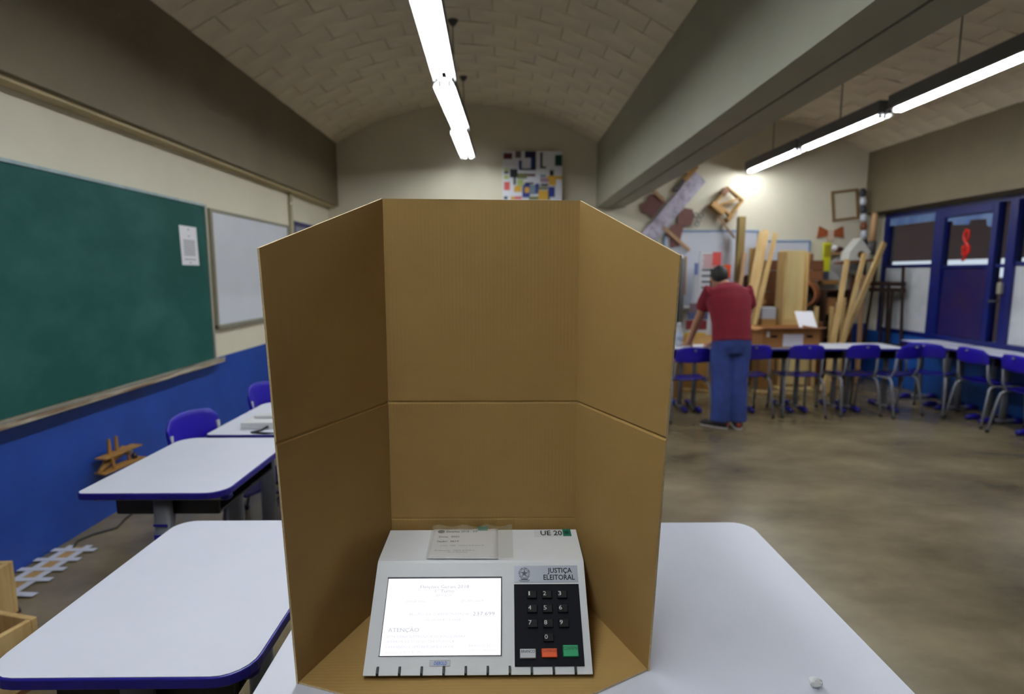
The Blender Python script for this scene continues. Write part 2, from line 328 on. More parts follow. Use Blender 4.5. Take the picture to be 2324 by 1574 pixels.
def make_chair(label):
    t=thing('school_chair',label,'chair')
    # seat: shallow saddle
    nx,ny=9,8; vs=[]; fs=[]
    for th in (0,-.014):
        for j in range(ny):
            for i in range(nx):
                u=i/(nx-1)*2-1; v=j/(ny-1)*2-1; k=max(0,abs(u)**4); x=.195*u*(1-.06*(v<-.9)); y=.19*v*(1-.05*k)+.01
                vs.append((x,y,.435+th+.012*u*u-.018*max(0,v-.55)*2+.010*max(0,-v-.5)))
    n=nx*ny
    for j in range(ny-1):
        for i in range(nx-1):
            q=j*nx+i; fs+=[(q,q+1,q+nx+1,q+nx),(n+q,n+q+nx,n+q+nx+1,n+q+1)]
    edge=[i for i in range(nx)]+[j*nx+nx-1 for j in range(1,ny)]+[(ny-1)*nx+i for i in range(nx-2,-1,-1)]+[j*nx for j in range(ny-2,0,-1)]
    for a,b in zip(edge,edge[1:]+edge[:1]): fs.append((a,n+a,n+b,b))
    g=G(); g.add(vs,fs); build('seat',g,blue_pl2,t,smooth=False,bevel=.004)
    # backrest: curved shell with arched top
    nx,nz=11,6; vs=[]; fs=[]
    for th in (0,-.026):
        for j in range(nz):
            for i in range(nx):
                u=i/(nx-1)*2-1; v=j/(nz-1); zt=.785-.022*u*u-.030*max(0,abs(u)-.85)/.15; zb=.625+.004*u*u
                vs.append((.183*u,-.205-.045*(1-u*u)-.03*v+th*(1-.6*v**3) ,zb+(zt-zb)*v))
    n=nx*nz
    for j in range(nz-1):
        for i in range(nx-1):
            q=j*nx+i; fs+=[(q+1,q,q+nx,q+nx+1),(n+q,n+q+1,n+q+nx+1,n+q+nx)]
    edge=[i for i in range(nx)]+[j*nx+nx-1 for j in range(1,nz)]+[(nz-1)*nx+i for i in range(nx-2,-1,-1)]+[j*nx for j in range(nz-2,0,-1)]
    for a,b in zip(edge,edge[1:]+edge[:1]): fs.append((a,b,n+b,n+a))
    g=G(); g.add(vs,fs); br=build('backrest',g,blue_pl,t,smooth=True,bevel=.005)
    g=G(); g.loft([(0,-.294,.752),(0,-.305,.753)],[.012,.010],10); build('badge',g,steel,br)
    for s in (-1,1):
        g=G(); g.loft([(s*.205,.20,.0),(s*.197,.175,.33),(s*.190,.150,.40),(s*.182,.10,.415),(s*.182,-.10,.415),(s*.186,-.165,.412),(s*.196,-.20,.385),(s*.202,-.215,.33),(s*.222,-.275,.0)],.0125,8); build('leg_frame',g,steel,t,smooth=True)
        g=G(); g.loft([(s*.182,-.12,.415),(s*.180,-.185,.44),(s*.176,-.212,.50),(s*.170,-.228,.70)],.0115,8); build('back_post',g,steel,t,smooth=True)
        for fx_,fy in ((.205,.20),(.222,-.275)):
            g=G(); g.loft([(s*fx_,fy,0),(s*fx_*.997,fy*.985,.03)],.0155,8); build('foot_cap',g,blackp,t,smooth=True)
    g=G(); g.loft([(-.18,.06,.412),(.18,.06,.412)],.01,8); build('cross_bar',g,steel,t,smooth=True)
    return t
TH=.76
# the three desks along the chalkboard wall (long side along the room: rotated a quarter turn)
rr_big,rr_sm=.075,.03
desk('large white desk with a blue edge in the bottom corner, nearest the camera',.69,.515,TH,[.07,.075,.06,.075],(-.745,1.325,0),R(90),'desks along the chalkboard wall')
desk('white desk with blue edge whose column carries a blue sticker, second from camera',.675,.515,TH,[.075,.06,.075,.03],(-1.235,2.225,0),R(90),'desks along the chalkboard wall',True)
desk('white desk carrying the small white terminal, third along the chalkboard wall',.69,.515,TH,[.075,.06,.07,.03],(-1.165,2.95,0),R(90),'desks along the chalkboard wall')
desk('white desk mostly hidden behind the cardboard booth, fourth along the chalkboard wall',.69,.515,TH,[.075,.06,.07,.03],(-1.165,3.70,0),R(90),'desks along the chalkboard wall')
# the voting table
t=thing('voting_table','wide white laminate table with rounded corners under the cardboard booth','table',(.14,1.245,0))
W,D=1.20,.79; g=G(); g.prism(rrect(-W/2,W/2,-D/2,D/2,[.06]*4),TH-.024,TH-.0015); build('edge_band',g,M('grey_edge_band',(150,150,156),.4),t,bevel=.003)
g=G(); g.prism(rrect(-W/2+.003,W/2-.003,-D/2+.003,D/2-.003,[.057]*4),TH-.006,TH); build('table_top',g,white_lam,t)
for s in (-1,1):
    x=s*(W/2-.13); g=G(); g.loft([(x,0,.05),(x,0,TH-.05)],[(.022,.05),(.02,.045)],14); build('column',g,steel,t,smooth=True)
    g=G(); g.box((x,0,TH-.037),(.04,D-.1,.026)); build('top_rail',g,steel,t,bevel=.006)
    g=G(); g.loft([(x,-D/2+.06,.035),(x,D/2-.06,.035)],[(.022,.02)]*2,12); build('foot',g,steel,t,smooth=True)
    for e in (-1,1):
        g=G(); g.loft([(x,e*(D/2-.15),.034),(x,e*(D/2-.08),.036),(x,e*(D/2-.01),.02)],[(.028,.028),(.031,.031),(.014,.014)],12); build('foot_cap',g,blue_pl2,t,smooth=True)
g=G(); g.bx(-W/2+.15,W/2-.15,D/2-.09,D/2-.075,.42,TH-.03); build('modesty_panel',g,steel,t)
# back row and window row desks
HB=.715
names=['white desk hidden behind the booth in the back row','white desk with the water bottle in the back row','white desk the man leans on in the back row','white desk under the cardboard carton','white desk in front of the leaning pine planks','white desk at the corner end of the back row']
for i,x in enumerate((1.17,1.75,2.33,2.91,3.49,4.07)): desk(names[i],.575,.50,HB,[.05,.05,.03,.03],(x,6.255,0),0,'desks of the back row')
for y,l in ((6.54,'white desk in the corner below the dark easel'),(5.94,'second white desk from the corner below the blue door'),(5.35,'third white desk from the corner along the windows'),(4.76,'white desk along the windows beyond the picture edge')):
    desk(l,.575,.48,HB,[.05,.05,.03,.03],(5.045,y,0),R(-90),'desks along the windows')
ch=make_chair('blue plastic school chair beside the booth, partly hidden by the standing man'); ch['group']='blue school chairs'
ch.location=(1.88,5.88,0); ch.rotation_euler[2]=R(3)
for x,y,a,l in [(2.61,6.09,-2,'blue school chair just behind the man in jeans'),(3.175,6.09,-4,'blue school chair in front of the cardboard carton'),(3.765,6.12,3,'blue school chair in front of the leaning pine planks'),
  (4.19,6.10,20,'blue school chair turned askew at the end of the back row'),(4.71,6.13,-55,'blue school chair in the corner, angled to the windows'),(4.93,5.60,-88,'blue school chair facing the windows, second from the picture edge'),(4.90,5.03,-90,'blue school chair facing the windows, cut by the picture edge'),
  (-1.43,2.91,-101,'blue chair between the chalkboard wall and the near desks'),(-1.40,3.74,-92,'blue chair by the wall peeking out beside the booth'),(-.97,2.90,86,'blue chair pushed under the desk with the terminal')]:
    dup(ch,(x,y,0),R(a),l)
# ------------------------------------------------------------------ chalkboard wall
t=thing('chalkboard','long green chalkboard with smeared chalk and a wooden tray','chalkboard',(-2.5,2.9,0))
g=G(); g.bx(.004,.022,-2.1,1.885,.80,2.06); build('writing_surface',g,chalk,t)
frm=M('pale_blue_grey_frame',(150,168,172),.5,var=.2,scale=12)
g=G(); g.bx(0,.03,-2.1,1.885,2.06,2.078); build('frame',g,frm,t)
g=G(); g.bx(0,.03,1.885,1.915,.80,2.078); build('frame',g,alu,t); g=G(); g.bx(0,.03,-2.13,-2.1,.80,2.078); build('frame',g,alu,t)
tray=build('chalk_tray',G().bx(0,.085,-2.13,1.95,.765,.797),M('chalk_dusted_wood',(120,92,66),.8,rgb2=(186,178,160),scale=3,stretch=(30,1,30),contrast=(.4,.6)),t,bevel=.006)
g=G(); g.bx(.075,.088,-2.13,1.95,.797,.806); build('tray_lip',g,alu,tray)
p=thing('paper_notice','white printed sheet taped on the green chalkboard','paper',(-2.476,4.52,1.73))
g=G(); g.add([(0,-.115,-.15),(0,.125,-.15),(0,.115,.15),(0,-.125,.15),(.002,-.115,-.15),(.002,.125,-.15),(.002,.115,.15),(.002,-.125,.15)],[(0,3,2,1),(4,5,6,7),(0,1,5,4),(1,2,6,5),(2,3,7,6),(3,0,4,7)]); build('sheet',g,paper,p)
for k,(z,w_) in enumerate([(.125,.03),(.075,.025)]+[(.04-.014*i,.16) for i in range(9)]+[(-.105,.16),(-.13,.03)]):
    g=G(); g.bx(.002,.0026,-w_/2,w_/2,z-.003,z+.003); build('print_line',g,ink,p)
t=thing('whiteboard','white dry-erase board in a grey metal frame beside the chalkboard','whiteboard',(-2.5,4.87,0))
g=G(); g.bx(.004,.02,.03,1.70,1.075,2.035); build('writing_surface',g,wbd,t)
for a in ((0,.03,0,.035,1.045,2.04),(0,.03,1.70,1.73,1.045,2.04),(0,.03,0,1.73,2.035,2.06),(0,.045,0,1.73,1.04,1.075)):
    g=G(); g.bx(*a); build('frame',g,M('aged_metal_frame',(140,136,120),.5,metal=.3),t,bevel=.004)
g=G(); g.loft([(-2.478,6.70,.80),(-2.478,6.70,2.44)],.028,12); c=tag(build('conduit_pipe',g,M('cream_pipe',(176,168,140),.5),smooth=True),'cream vertical conduit pipe beside the whiteboard','pipe')
for z in (1.0,1.65,2.3):
    g=G(); g.loft([(-2.478,6.70,z),(-2.478,6.70,z+.03)],.033,12); build('clamp',g,alu,c)
t=thing('notice_board','small blue framed notice board near the corner of the chalkboard wall','board',(-2.5,7.2,0))
g=G(); g.bx(.004,.018,-.38,.38,1.35,2.08); build('felt',g,M('lilac_grey_felt',(140,136,152),.9),t)
for a in ((0,.025,-.42,-.38,1.31,2.13),(0,.025,.38,.42,1.31,2.13),(0,.025,-.42,.42,2.08,2.13),(0,.025,-.42,.42,1.31,1.35)): build('frame',G().bx(*a),M('navy_frame',(20,26,92),.5),t)
# wooden toy plane fixed on the blue wall
t=thing('toy_plane','little ochre wooden airplane mounted low on the blue wall','toy',(-2.44,3.45,.375)); t.scale=(.82,.82,.82)
ow=ochre_wood
build('bracket',G().bx(-.06,-.02,-.02,.02,-.03,.03),dark_wood,t)
g=G(); g.loft([(0,-.20,-.06),(0,-.08,.0),(0,.10,.03),(0,.16,.02)],[(.012,.012),(.03,.03),(.035,.035),(.02,.02)],10); build('fuselage',g,ow,t,smooth=True)
g=G(); g.box((.03,0,.045),(.10,.34,.012),(R(2),0,R(-10))); build('upper_wing',g,ow,t,bevel=.004); g=G(); g.box((.05,-.02,-.055),(.10,.36,.012),(R(3),0,R(-14))); build('lower_wing',g,ow,t,bevel=.004)
for y in (-.10,.07):
    g=G(); g.box((.05,y,-.01),(.012,.02,.13),(R(10),0,0)); build('strut',g,ow,t)
for y in (-.06,.02):
    g=G(); g.box((0,y,.10),(.014,.035,.12),(0,0,0),taper=(1,.5)); build('tail_fin',g,ow,t)
g=G(); g.loft([(.05,.11,-.03),(.07,.13,-.03)],.03,12,(0,0,1)); build('wheel',g,dark_wood,t,smooth=True); g=G(); g.ball((.045,.10,.01),.02,10); build('canopy',g,paper,t,smooth=True)
# floor: taped cable cover, cables, crates
t=thing('cable_cover','cardboard strip held to the floor by a ladder of white tape','cable cover',(-2.385,2.775,0))
g=G(); g.bx(-.05,.05,-.24,.235,.001,.006); build('strip',g,M('tan_strip',(176,140,88),.8),t)
tape=M('white_tape',(204,206,216),.5)
for s in (-1,1): build('tape',G().box((s*.048,0,.0075),(.036,.50,.0015),(0,0,R(-2))),tape,t)
for y,x,a in ((.195,.01,0),(.09,0,1),(-.01,0,1),(-.11,.01,1),(-.24,.09,-5)): build('tape',G().box((x,y,.0092),(.235 if y>-.2 else .14,.034,.0015),(0,0,R(a))),tape,t)
blackc=M('black_cable',(20,20,22),.5)
g=G(); g.loft([(-2.40,3.0,.006),(-2.44,3.08,.006),(-2.41,3.16,.006),(-2.33,3.25,.006),(-2.36,3.36,.006),(-2.38,3.5,.006),(-2.30,3.7,.006)],.006,6); tag(build('power_cable',g,blackc,smooth=True),'black cable leaving the taped strip towards the wall','cable')
g=G(); g.loft([(-2.36,2.54,.006),(-2.30,2.49,.006),(-2.245,2.45,.006),(-2.19,2.40,.006)],.006,6); tag(build('power_cable',g,blackc,smooth=True),'black cable curling from the taped strip to the crates','cable')
def crate(label,loc,rz,dims,m=pine):
    t=thing('wooden_crate',label,'crate',loc,rz); X,Y,Z=dims; k=.022
    for a in ((-X/2,X/2,-Y/2,-Y/2+k,k,Z),(-X/2,X/2,Y/2-k,Y/2,k,Z),(-X/2,-X/2+k,-Y/2+k,Y/2-k,k,Z),(X/2-k,X/2,-Y/2+k,Y/2-k,k,Z)): build('side_board',G().bx(*a),m,t,bevel=.003)
    build('bottom_board',G().bx(-X/2,X/2,-Y/2,Y/2,0,k),brown_wood,t)
    return t
crate('pale wooden crate at the left edge next to the taped strip',(-2.315,2.24,0),R(4),(.30,.26,.26))
crate('open brown wooden crate at the left edge beside the nearest desk',(-1.94,1.86,0),R(-14),(.36,.30,.26))
# device on third desk
t=thing('poll_terminal','small white voter terminal with a cable on the third desk','terminal',(-1.16,2.755,TH))
g=G(); g.bx(-.135,.135,-.055,.085,0,.035); build('body',g,urn_t,t,bevel=.006); g=G(); g.bx(-.10,.10,.02,.08,.035,.05); build('hood',g,urn_t,t,bevel=.004)
g=G(); g.loft([(.0,-.055,.015),(-.02,-.09,.006),(-.05,-.125,.005),(.02,-.14,.005),(.14,-.135,.005)],.005,6); build('cable',g,blackc,t,smooth=True)
t=thing('marker_pen','green and orange marker pens lying behind the white terminal','pen',(-1.17,2.93,TH))
g=G(); g.loft([(-.09,0,.012),(-.02,.02,.02)],.009,8); build('green_pen',g,M('green_pen',(40,170,80),.4),t,smooth=True)
g=G(); g.loft([(-.03,.02,.012),(.10,-.03,.012)],.014,8); build('black_holder',g,blackp,t,smooth=True); g=G(); g.loft([(-.02,.03,.034),(.03,.02,.034)],.011,8); build('orange_pen',g,M('orange_pen',(222,92,40),.4),t,smooth=True)
# ------------------------------------------------------------------ cardboard voting booth
T0=TH+.0005
bo=thing('voting_booth','three-sided brown corrugated cardboard voting booth standing on the white table','booth',(0,0,0))
ZF=1.223
def panel(name,b0,f0,f1,zb,zf,off,extra=None):
    """upright sheet from back-bottom b0 (x,y) to front-bottom f0, front top f1 (x,y), tops zb / zf; creased at ZF"""
    b0=Vector((*b0,0)); f0=Vector((*f0,0)); f1=Vector((*f1,0)); d=(f0-b0).normalized(); n=Vector((-d.y,d.x,0))*off
    rows=[T0]+([.944,.947,.950] if name=='back_panel' else [])+[ZF-.004,ZF,ZF+.004,None]; cols=[0,.5,1]; vs=[]
    for side in (0,1):
        for z in rows:
            for c in cols:
                if z is None:
                    p=b0.lerp(f1,c); zz=zb+(zf-zb)*c
                else:
                    k=(z-T0)/(zf-T0); e=f0.lerp(f1,k); p=b0.lerp(e,c); zz=z
                dip=.0022 if z==ZF else (.0010 if z==.947 else 0)
                q=p+n*(.0045*side)+ (n*(-dip) if side==0 and False else n*(dip if side==0 else 0)); vs.append((q.x,q.y,zz))
    C=3; N=len(rows)*C; fs=[]; mi=[]
    for j in range(len(rows)-1):
        for i in range(C-1):
            q=j*C+i; fs+=[(q,q+1,q+C+1,q+C),(N+q,N+q+C,N+q+C+1,N+q+1)]; mi+=[0,0]
    ed=[i for i in range(C)]+[j*C+C-1 for j in range(1,len(rows))]+[(len(rows)-1)*C+i for i in range(C-2,-1,-1)]+[j*C for j in range(len(rows)-2,0,-1)]
    for a,b in zip(ed,ed[1:]+ed[:1]): fs.append((a,b,N+b,N+a)); mi.append(1)
    g=G(); g.v=vs; g.f=fs; g.m=mi
    return build(name,g,[card,card_edge],bo)
BL,BR=(-.266,1.256),(.161,1.256)
panel('back_panel',BL,BR,BR,1.672,1.668,1)
panel('side_panel',BL,(-.384,.961),(-.398,.931),1.672,1.552,-1)
panel('side_panel',BR,(.269,.988),(.288,.946),1.668,1.541,1)
g=G(); g.prism([(-.148,1.258),(-.264,1.258),(-.383,.962),(-.30,.934),(-.13,.878),(-.105,.88)],T0,T0+.0035,0,1); build('base_panel',g,[card_b,card_edge],bo)
g=G(); g.prism([(.159,1.258),(-.160,1.258),(-.150,1.05),(-.128,.88),(-.10,.873),(.04,.866),(.168,.934),(.268,.989)],T0+.0002,T0+.0045,0,1); build('base_panel',g,[card_b,card_edge],bo)
# ------------------------------------------------------------------ voting machine
UX=-.0525; q=1/math.sqrt(2)
um=thing('voting_machine','light grey electronic voting machine with lit screen and black keypad','voting machine',(UX,0,0))
hw=.2133
prof=[(1.02,.7655),(1.012,.7655),(1.008,.7735),(.969,.7722),(.9640,.7728),(.9636,.7741),(1.1065,.9170),(1.112,.9200),(1.12,.9212),(1.240,.9265),(1.246,.922),(1.246,.7655)]
T=Matrix(((0,0,1,0),(1,0,0,0),(0,1,0,0),(0,0,0,1)))
g=G(); g.prism(prof,-hw,hw,T=T); build('body',g,urn_m,um,bevel=.0025)
FT=Matrix.Translation(Vector((0,.963,.7735+.0003)))@Matrix(((1,0,0,0),(0,q,-q,0),(0,q,q,0),(0,0,0,1)))   # front face: (x, t, height above face)
def fbox(g,x0,x1,t0,t1,h0,h1,mi=0,taper=(1,1)):
    n=len(g.v); g.box(((x0+x1)/2,(t0+t1)/2,(h0+h1)/2),(x1-x0,t1-t0,h1-h0),mi=mi,taper=taper)
    for i in range(n,len(g.v)): g.v[i]=tuple(FT@Vector(g.v[i]))
    return g
def ftext(body,x0,x1,tc,h,m,parent,height,bold=False,slant=0,name='lettering'):
    vs,fs=text_mesh(body,x0,x1,tc,h,bold,slant); g=G(); g.add([FT@Vector((x,y,height)) for x,y,z in vs],fs); return build(name,g,m,parent)
H0=-.001
# screen
screen_m=M('lit_screen',(250,252,255),.4,emit=1.25)
g=G(); x0,x1,t0,t1=-.1862,.0418,.0330,.1724; b=.0022
for a in ((x0-b,x1+b,t1,t1+b*1.4),(x0-b,x1+b,t0-b*.5,t0),(x0-b*.6,x0,t0,t1),(x1,x1+b,t0,t1)): fbox(g,*a,H0,.0012)
build('screen_bezel',g,M('dark_bezel',(52,52,62),.5),um)
g=G(); fbox(g,x0,x1,t0,t1,H0,.0006); sc=build('screen',g,screen_m,um)
st=M('screen_text_grey',(188,188,202),.5,emit=1); st2=M('screen_text_faint',(216,216,226),.5,emit=1)
for m_ in (st,st2,screen_m): m_.node_tree.nodes['Principled BSDF'].inputs['Base Color'].default_value=(0,0,0,1); m_.node_tree.nodes['Principled BSDF'].inputs['Specular IOR Level'].default_value=0
def sline(s,zx0,zx1,zy0,zy1,m=st2,h=.0052):
    # crop-pixel rows of the screen mapped linearly on the panel
    f=lambda z:(z-165)/(1360-165); tc=t1-(t1-t0)*f((zy0+zy1)/2); k=f((zy0+zy1)/2)
    xl=225+(80-225)*k; xr=1968+(1950-1968)*k
    return ftext(s,x0+(x1-x0)*(zx0-xl)/(xr-xl),x0+(x1-x0)*(zx1-xl)/(xr-xl),tc,h,m,sc,.0009)
sline('Eleições Gerais 2018',715,1470,275,325,st,.0062); sline('1º Turno',945,1240,345,395,st,.0060); sline('BRASÍLIA',960,1200,425,460,st2,.0042)
sline('ZONA: 0001',480,780,520,555,st2,.0044); sline('SEÇÃO: 0619',1345,1690,515,550,st2,.0044)
sline('RESUMO DA CORRESPONDÊNCIA:',545,1475,720,760,st2,.0048); sline('237.699',1525,1865,705,765,st,.0070)
sline('06/10/2018  12:14:08',795,1335,810,845,st2,.0042); sline('ATENÇÃO',210,690,950,1008,st,.0070)
sline('ESTA URNA ELETRÔNICA SÓ FUNCIONARÁ',195,1410,1060,1100,st2,.0047); sline('A PARTIR DE 07:00 DO DIA 07/10/2018',190,1230,1135,1172,st2,.0045)
sline('OPERANDO COM ENERGIA ELÉTRICA',175,1225,1212,1250,st2,.0047); sline('Versão: 6.32.0.4 - Macunaíma',165,960,1292,1330,st2,.0047)
sline('BRANCO: Emitir',1465,1885,1203,1240,st2,.0042); sline('estado da urna',1465,1870,1262,1297,st2,.0042)
# name plate with crest
g=G(); fbox(g,.0685,.1990,.1642,.1968,H0,.0008); pl=build('name_plate',g,M('silver_plate',(176,182,194),.35,metal=.15),um)
ftext('JUSTIÇA',.1371,.1872,.1873,.0098,ink_d,pl,.0011,True); ftext('ELEITORAL',.1284,.1924,.1738,.0102,ink_d,pl,.0011,True)
g=G(); crest=M('crest_grey',(74,78,88),.6); crest2=M('crest_grey_light',(128,134,146),.6); cx_,ct_=.0895,.1813
def fpoly(pts,h,mi):
    n=len(pts); g.add([FT@Vector((x,t,h)) for x,t in pts],[tuple(range(n))],mi)
for i in range(22):                      # wreath of leaves
    a=2*math.pi*i/22; r0,r1=.0088,.0125; ca,sa=math.cos(a),math.sin(a); wd=.0018
    fpoly([(cx_+ca*r0-sa*wd*.3,ct_+sa*r0*1.0+ca*wd*.3),(cx_+ca*(r0+r1)/2+sa*wd*.8,ct_+sa*(r0+r1)/2-ca*wd*.8),(cx_+ca*r1,ct_+sa*r1),(cx_+ca*(r0+r1)/2-sa*wd*.8,ct_+sa*(r0+r1)/2+ca*wd*.8)],.0011,i%3==0)
ring=[]
for i in range(24):
    a0,a1=2*math.pi*i/24,2*math.pi*(i+1)/24
    fpoly([(cx_+math.cos(a)*r,ct_+math.sin(a)*r) for a,r in ((a0,.0074),(a1,.0074),(a1,.0090),(a0,.0090))],.00105,1)
star=[(cx_+math.cos(R(90+36*i))*(.0088 if i%2==0 else .0036),ct_+math.sin(R(90+36*i))*(.0088 if i%2==0 else .0036)) for i in range(10)]
for i in range(10): fpoly([(cx_,ct_),star[i],star[(i+1)%10]],.0013,0 if i%2 else 1)
fpoly([(cx_+math.cos(R(30*i))*.0030,ct_+math.sin(R(30*i))*.0030) for i in range(12)],.0014,0)
fpoly([(cx_-.0115,ct_-.0118),(cx_-.004,ct_-.0142),(cx_+.004,ct_-.0142),(cx_+.0115,ct_-.0118),(cx_+.0100,ct_-.0156),(cx_,ct_-.0165),(cx_-.0100,ct_-.0156)],.0012,1)
fpoly([(cx_-.008,ct_-.0105),(cx_+.008,ct_-.0105),(cx_+.006,ct_-.0130),(cx_-.006,ct_-.0130)],.00125,0)
build('crest',g,[crest,crest2],pl)
# keypad
g=G(); fbox(g,.0682,.1990,.0135,.1602,H0,.0018); build('keypad_plate',g,M('near_black_keypad',(20,20,28),.7,spec=.15),um,bevel=.0008)
keym=M('black_key',(14,14,17),.6,spec=.25); digit=M('white_key_print',(220,220,214),.6)
def key(x0,x1,t0,t1,m,s,tx,hh,tm,bold=False,frac=None):
    g=G(); fbox(g,x0,x1,t0,t1,.001,.0062,taper=(.9,.88)); k=build('key',g,m,um,bevel=.0008)
    ftext(s,*tx,hh,tm,k,.0065,bold,name='key_print'); return k
kx=[.0935,.1237,.1540]; ks=[.1399,.1134,.0867]
for i in range(9):
    x=kx[i%3]; t_=ks[i//3]; key(x,x+.0205,t_-.0080,t_+.0080,keym,str(i+1),(x+.0022+(.0012 if i==0 else 0),x+.0022+(.0040 if i==0 else .0060),t_+.0018),.0080,digit)
key(.1233,.1438,.0540,.0692,keym,'0',(.1258,.1318,.0632),.0080,digit)
key(.0778,.1088,.0262,.0432,M('white_key',(206,208,212),.5),'BRANCO',(.0808,.1060,.0383),.0052,ink_d)
key(.1186,.1496,.0274,.0436,M('orange_key',(222,84,22),.5),'CORRIGE',(.1214,.1468,.0392),.0050,M('dark_orange_print',(130,44,16),.7))
key(.1592,.1896,.0282,.0494,M('green_key',(28,150,98),.5),'CONFIRMA',(.1610,.1878,.0432),.0064,M('dark_green_print',(10,60,40),.7))
# maker's plate, front slots, edition label, seals
g=G(); fbox(g,-.0910,-.0528,.0156,.0252,H0,.0005); mk=build('maker_plate',g,M('plate_grey',(186,189,196),.35),um)
g2=G()
for a in ((-.0910,-.0528,.0250,.0254),(-.0910,-.0528,.0154,.0158),(-.0912,-.0908,.0154,.0254),(-.0530,-.0526,.0154,.0254)): fbox(g2,*a,0,.0007)
build('plate_outline',g2,M('outline_grey',(120,122,130),.5),mk)
ftext('DIEBOLD',-.0832,-.0590,.0203,.0060,M('logo_blue',(44,100,200),.5),mk,.0008,True,.25)
for i in range(10):
    x=-.1868+i*.0409; g=G(); g.add([(x+dx,y,z) for dx in (-.0020,.0020) for y,z in ((.9690,.7728),(.9628,.7730),(.9620,.7790),(.9695,.7860),(.9745,.7845))],[(0,1,2,3,4),(9,8,7,6,5)]+[(j,5+j,5+(j+1)%5,(j+1)%5) for j in range(5)]); build('slot',g,blackp,um)
def ztop(y): return .9212+(y-1.12)*.0053/.12
def ttext(s,x0,x1,yc,h,m,parent,bold=False):
    vs,fs=text_mesh(s,x0,x1,yc,h,bold); g=G(); g.add([(x,y,ztop(y)+.0009) for x,y,z in vs],fs); return build('lettering',g,m,parent)
g=G(); g.add([(x,y,ztop(y)+d) for d in (0,.0005) for x,y in ((.116,1.207),(.199,1.207),(.199,1.2395),(.116,1.2395))],[(0,3,2,1),(4,5,6,7),(0,1,5,4),(1,2,6,5),(2,3,7,6),(3,0,4,7)])
lb=build('edition_label',g,M('label_white',(216,218,220),.5),um); ttext('UE 20',.1305,.1795,1.2232,.0215,ink_d,lb,True)
green=M('green_seal',(16,110,86),.45)
def seal(x0,x1,y0,y1,m,par,d=.0009,name='seal'):
    g=G(); g.add([(x,y,ztop(y)+k) for k in (.0003,d) for x,y in ((x0,y0),(x1,y0),(x1,y1),(x0,y1))],[(0,3,2,1),(4,5,6,7),(0,1,5,4),(1,2,6,5),(2,3,7,6),(3,0,4,7)]); return build(name,g,m,par)
s_=seal(.1812,.1998,1.2090,1.2400,green,um,.0012); seal(.1850,.1945,1.2180,1.2300,M('dark_seal_mark',(8,56,44),.5),s_,.0016,'seal_mark')
g=G(); g.loft([(-.012,1.240,.9275),(.010,1.240,.9275)],[(.010,.006),(.010,.006)],8,(0,1,0)); build('seal_tab',g,green,um)
# plastic sleeve and slip lying on the machine
def sheet(name,label,cat,pts,z_off,m,wav,nx=14,ny=10):
    A,B,C_,D_=[Vector((*p,0)) for p in pts]; vs=[]; fs=[]
    for k in (0,.0004):
        for j in range(ny):
            for i in range(nx):
                u=i/(nx-1); v=j/(ny-1); p=(A.lerp(B,u)).lerp(D_.lerp(C_,u),v); z=max(ztop(p.y),ztop(1.112))+z_off+k+wav*(.5+.5*math.sin(u*21+v*6)*math.sin(v*13+1))*(.25+v*v)
                vs.append((p.x+UX,p.y,z))
    n=nx*ny
    for j in range(ny-1):
        for i in range(nx-1):
            a=j*nx+i; fs+=[(n+a,n+a+1,n+a+nx+1,n+a+nx),(a,a+nx,a+nx+1,a+1)]
    ed=[i for i in range(nx)]+[j*nx+nx-1 for j in range(1,ny)]+[(ny-1)*nx+i for i in range(nx-2,-1,-1)]+[j*nx for j in range(ny-2,0,-1)]
    for a,b in zip(ed,ed[1:]+ed[:1]): fs.append((a,b,n+b,n+a))
    g=G(); g.add(vs,fs); return tag(build(name,g,m,smooth=True),label,cat)
ps=sheet('paper_slip','folded white printed slip lying on top of the voting machine','paper',[(-.113,1.1145),(.035,1.1125),(.033,1.239),(-.113,1.2375)],.0022,paper,.0006)
def ptext(s,x0,x1,yc,h,m,bold=False):
    vs,fs=text_mesh(s,x0,x1,yc,h,bold); g=G(); g.add([(x+UX,y,max(ztop(y),ztop(1.112))+.0036) for x,y,z in vs],fs); return build('lettering',g,m,ps)
ptext('Eleições 2018 - DF',-.083,-.012,1.2260,.0078,ink,True); ptext('Zona:  0001',-.099,-.053,1.2030,.0068,ink,True); ptext('Seção:  0619',-.100,-.052,1.1830,.0068,ink,True)
ptext('Local:  1244 - Centro de Ensino 01',-.090,.004,1.1650,.0042,ink); ptext('Endereço:  SQN 410/411',-.100,-.016,1.1445,.0042,ink); ptext('Área Especial',-.072,-.030,1.1380,.0036,ink)
g=G(); g.add([(-.0950+.008*math.cos(R(30*i))+UX,1.2262+.008*math.sin(R(30*i)),ztop(1.226)+.0036) for i in range(12)],[tuple(range(12))]); build('crest_print',g,ink,ps)
film=bpy.data.materials.new('clear_plastic'); film.use_nodes=True; nt=film.node_tree; pb=nt.nodes['Principled BSDF']; pb.inputs['Base Color'].default_value=(*lin((206,204,178)),1); pb.inputs['Roughness'].default_value=.12
tr=nt.nodes.new('ShaderNodeBsdfTransparent'); mx=nt.nodes.new('ShaderNodeMixShader'); mx.inputs[0].default_value=.13; nt.links.new(tr.outputs[0],mx.inputs[1]); nt.links.new(pb.outputs[0],mx.inputs[2]); nt.links.new(mx.outputs[0],nt.nodes['Material Output'].inputs[0])
sheet('plastic_sleeve','clear crinkled plastic sleeve around the slip on the voting machine','plastic sleeve',[(-.115,1.1130),(.067,1.1130),(.0665,1.2450),(-.117,1.2450)],.0046,film,.005,40,18)
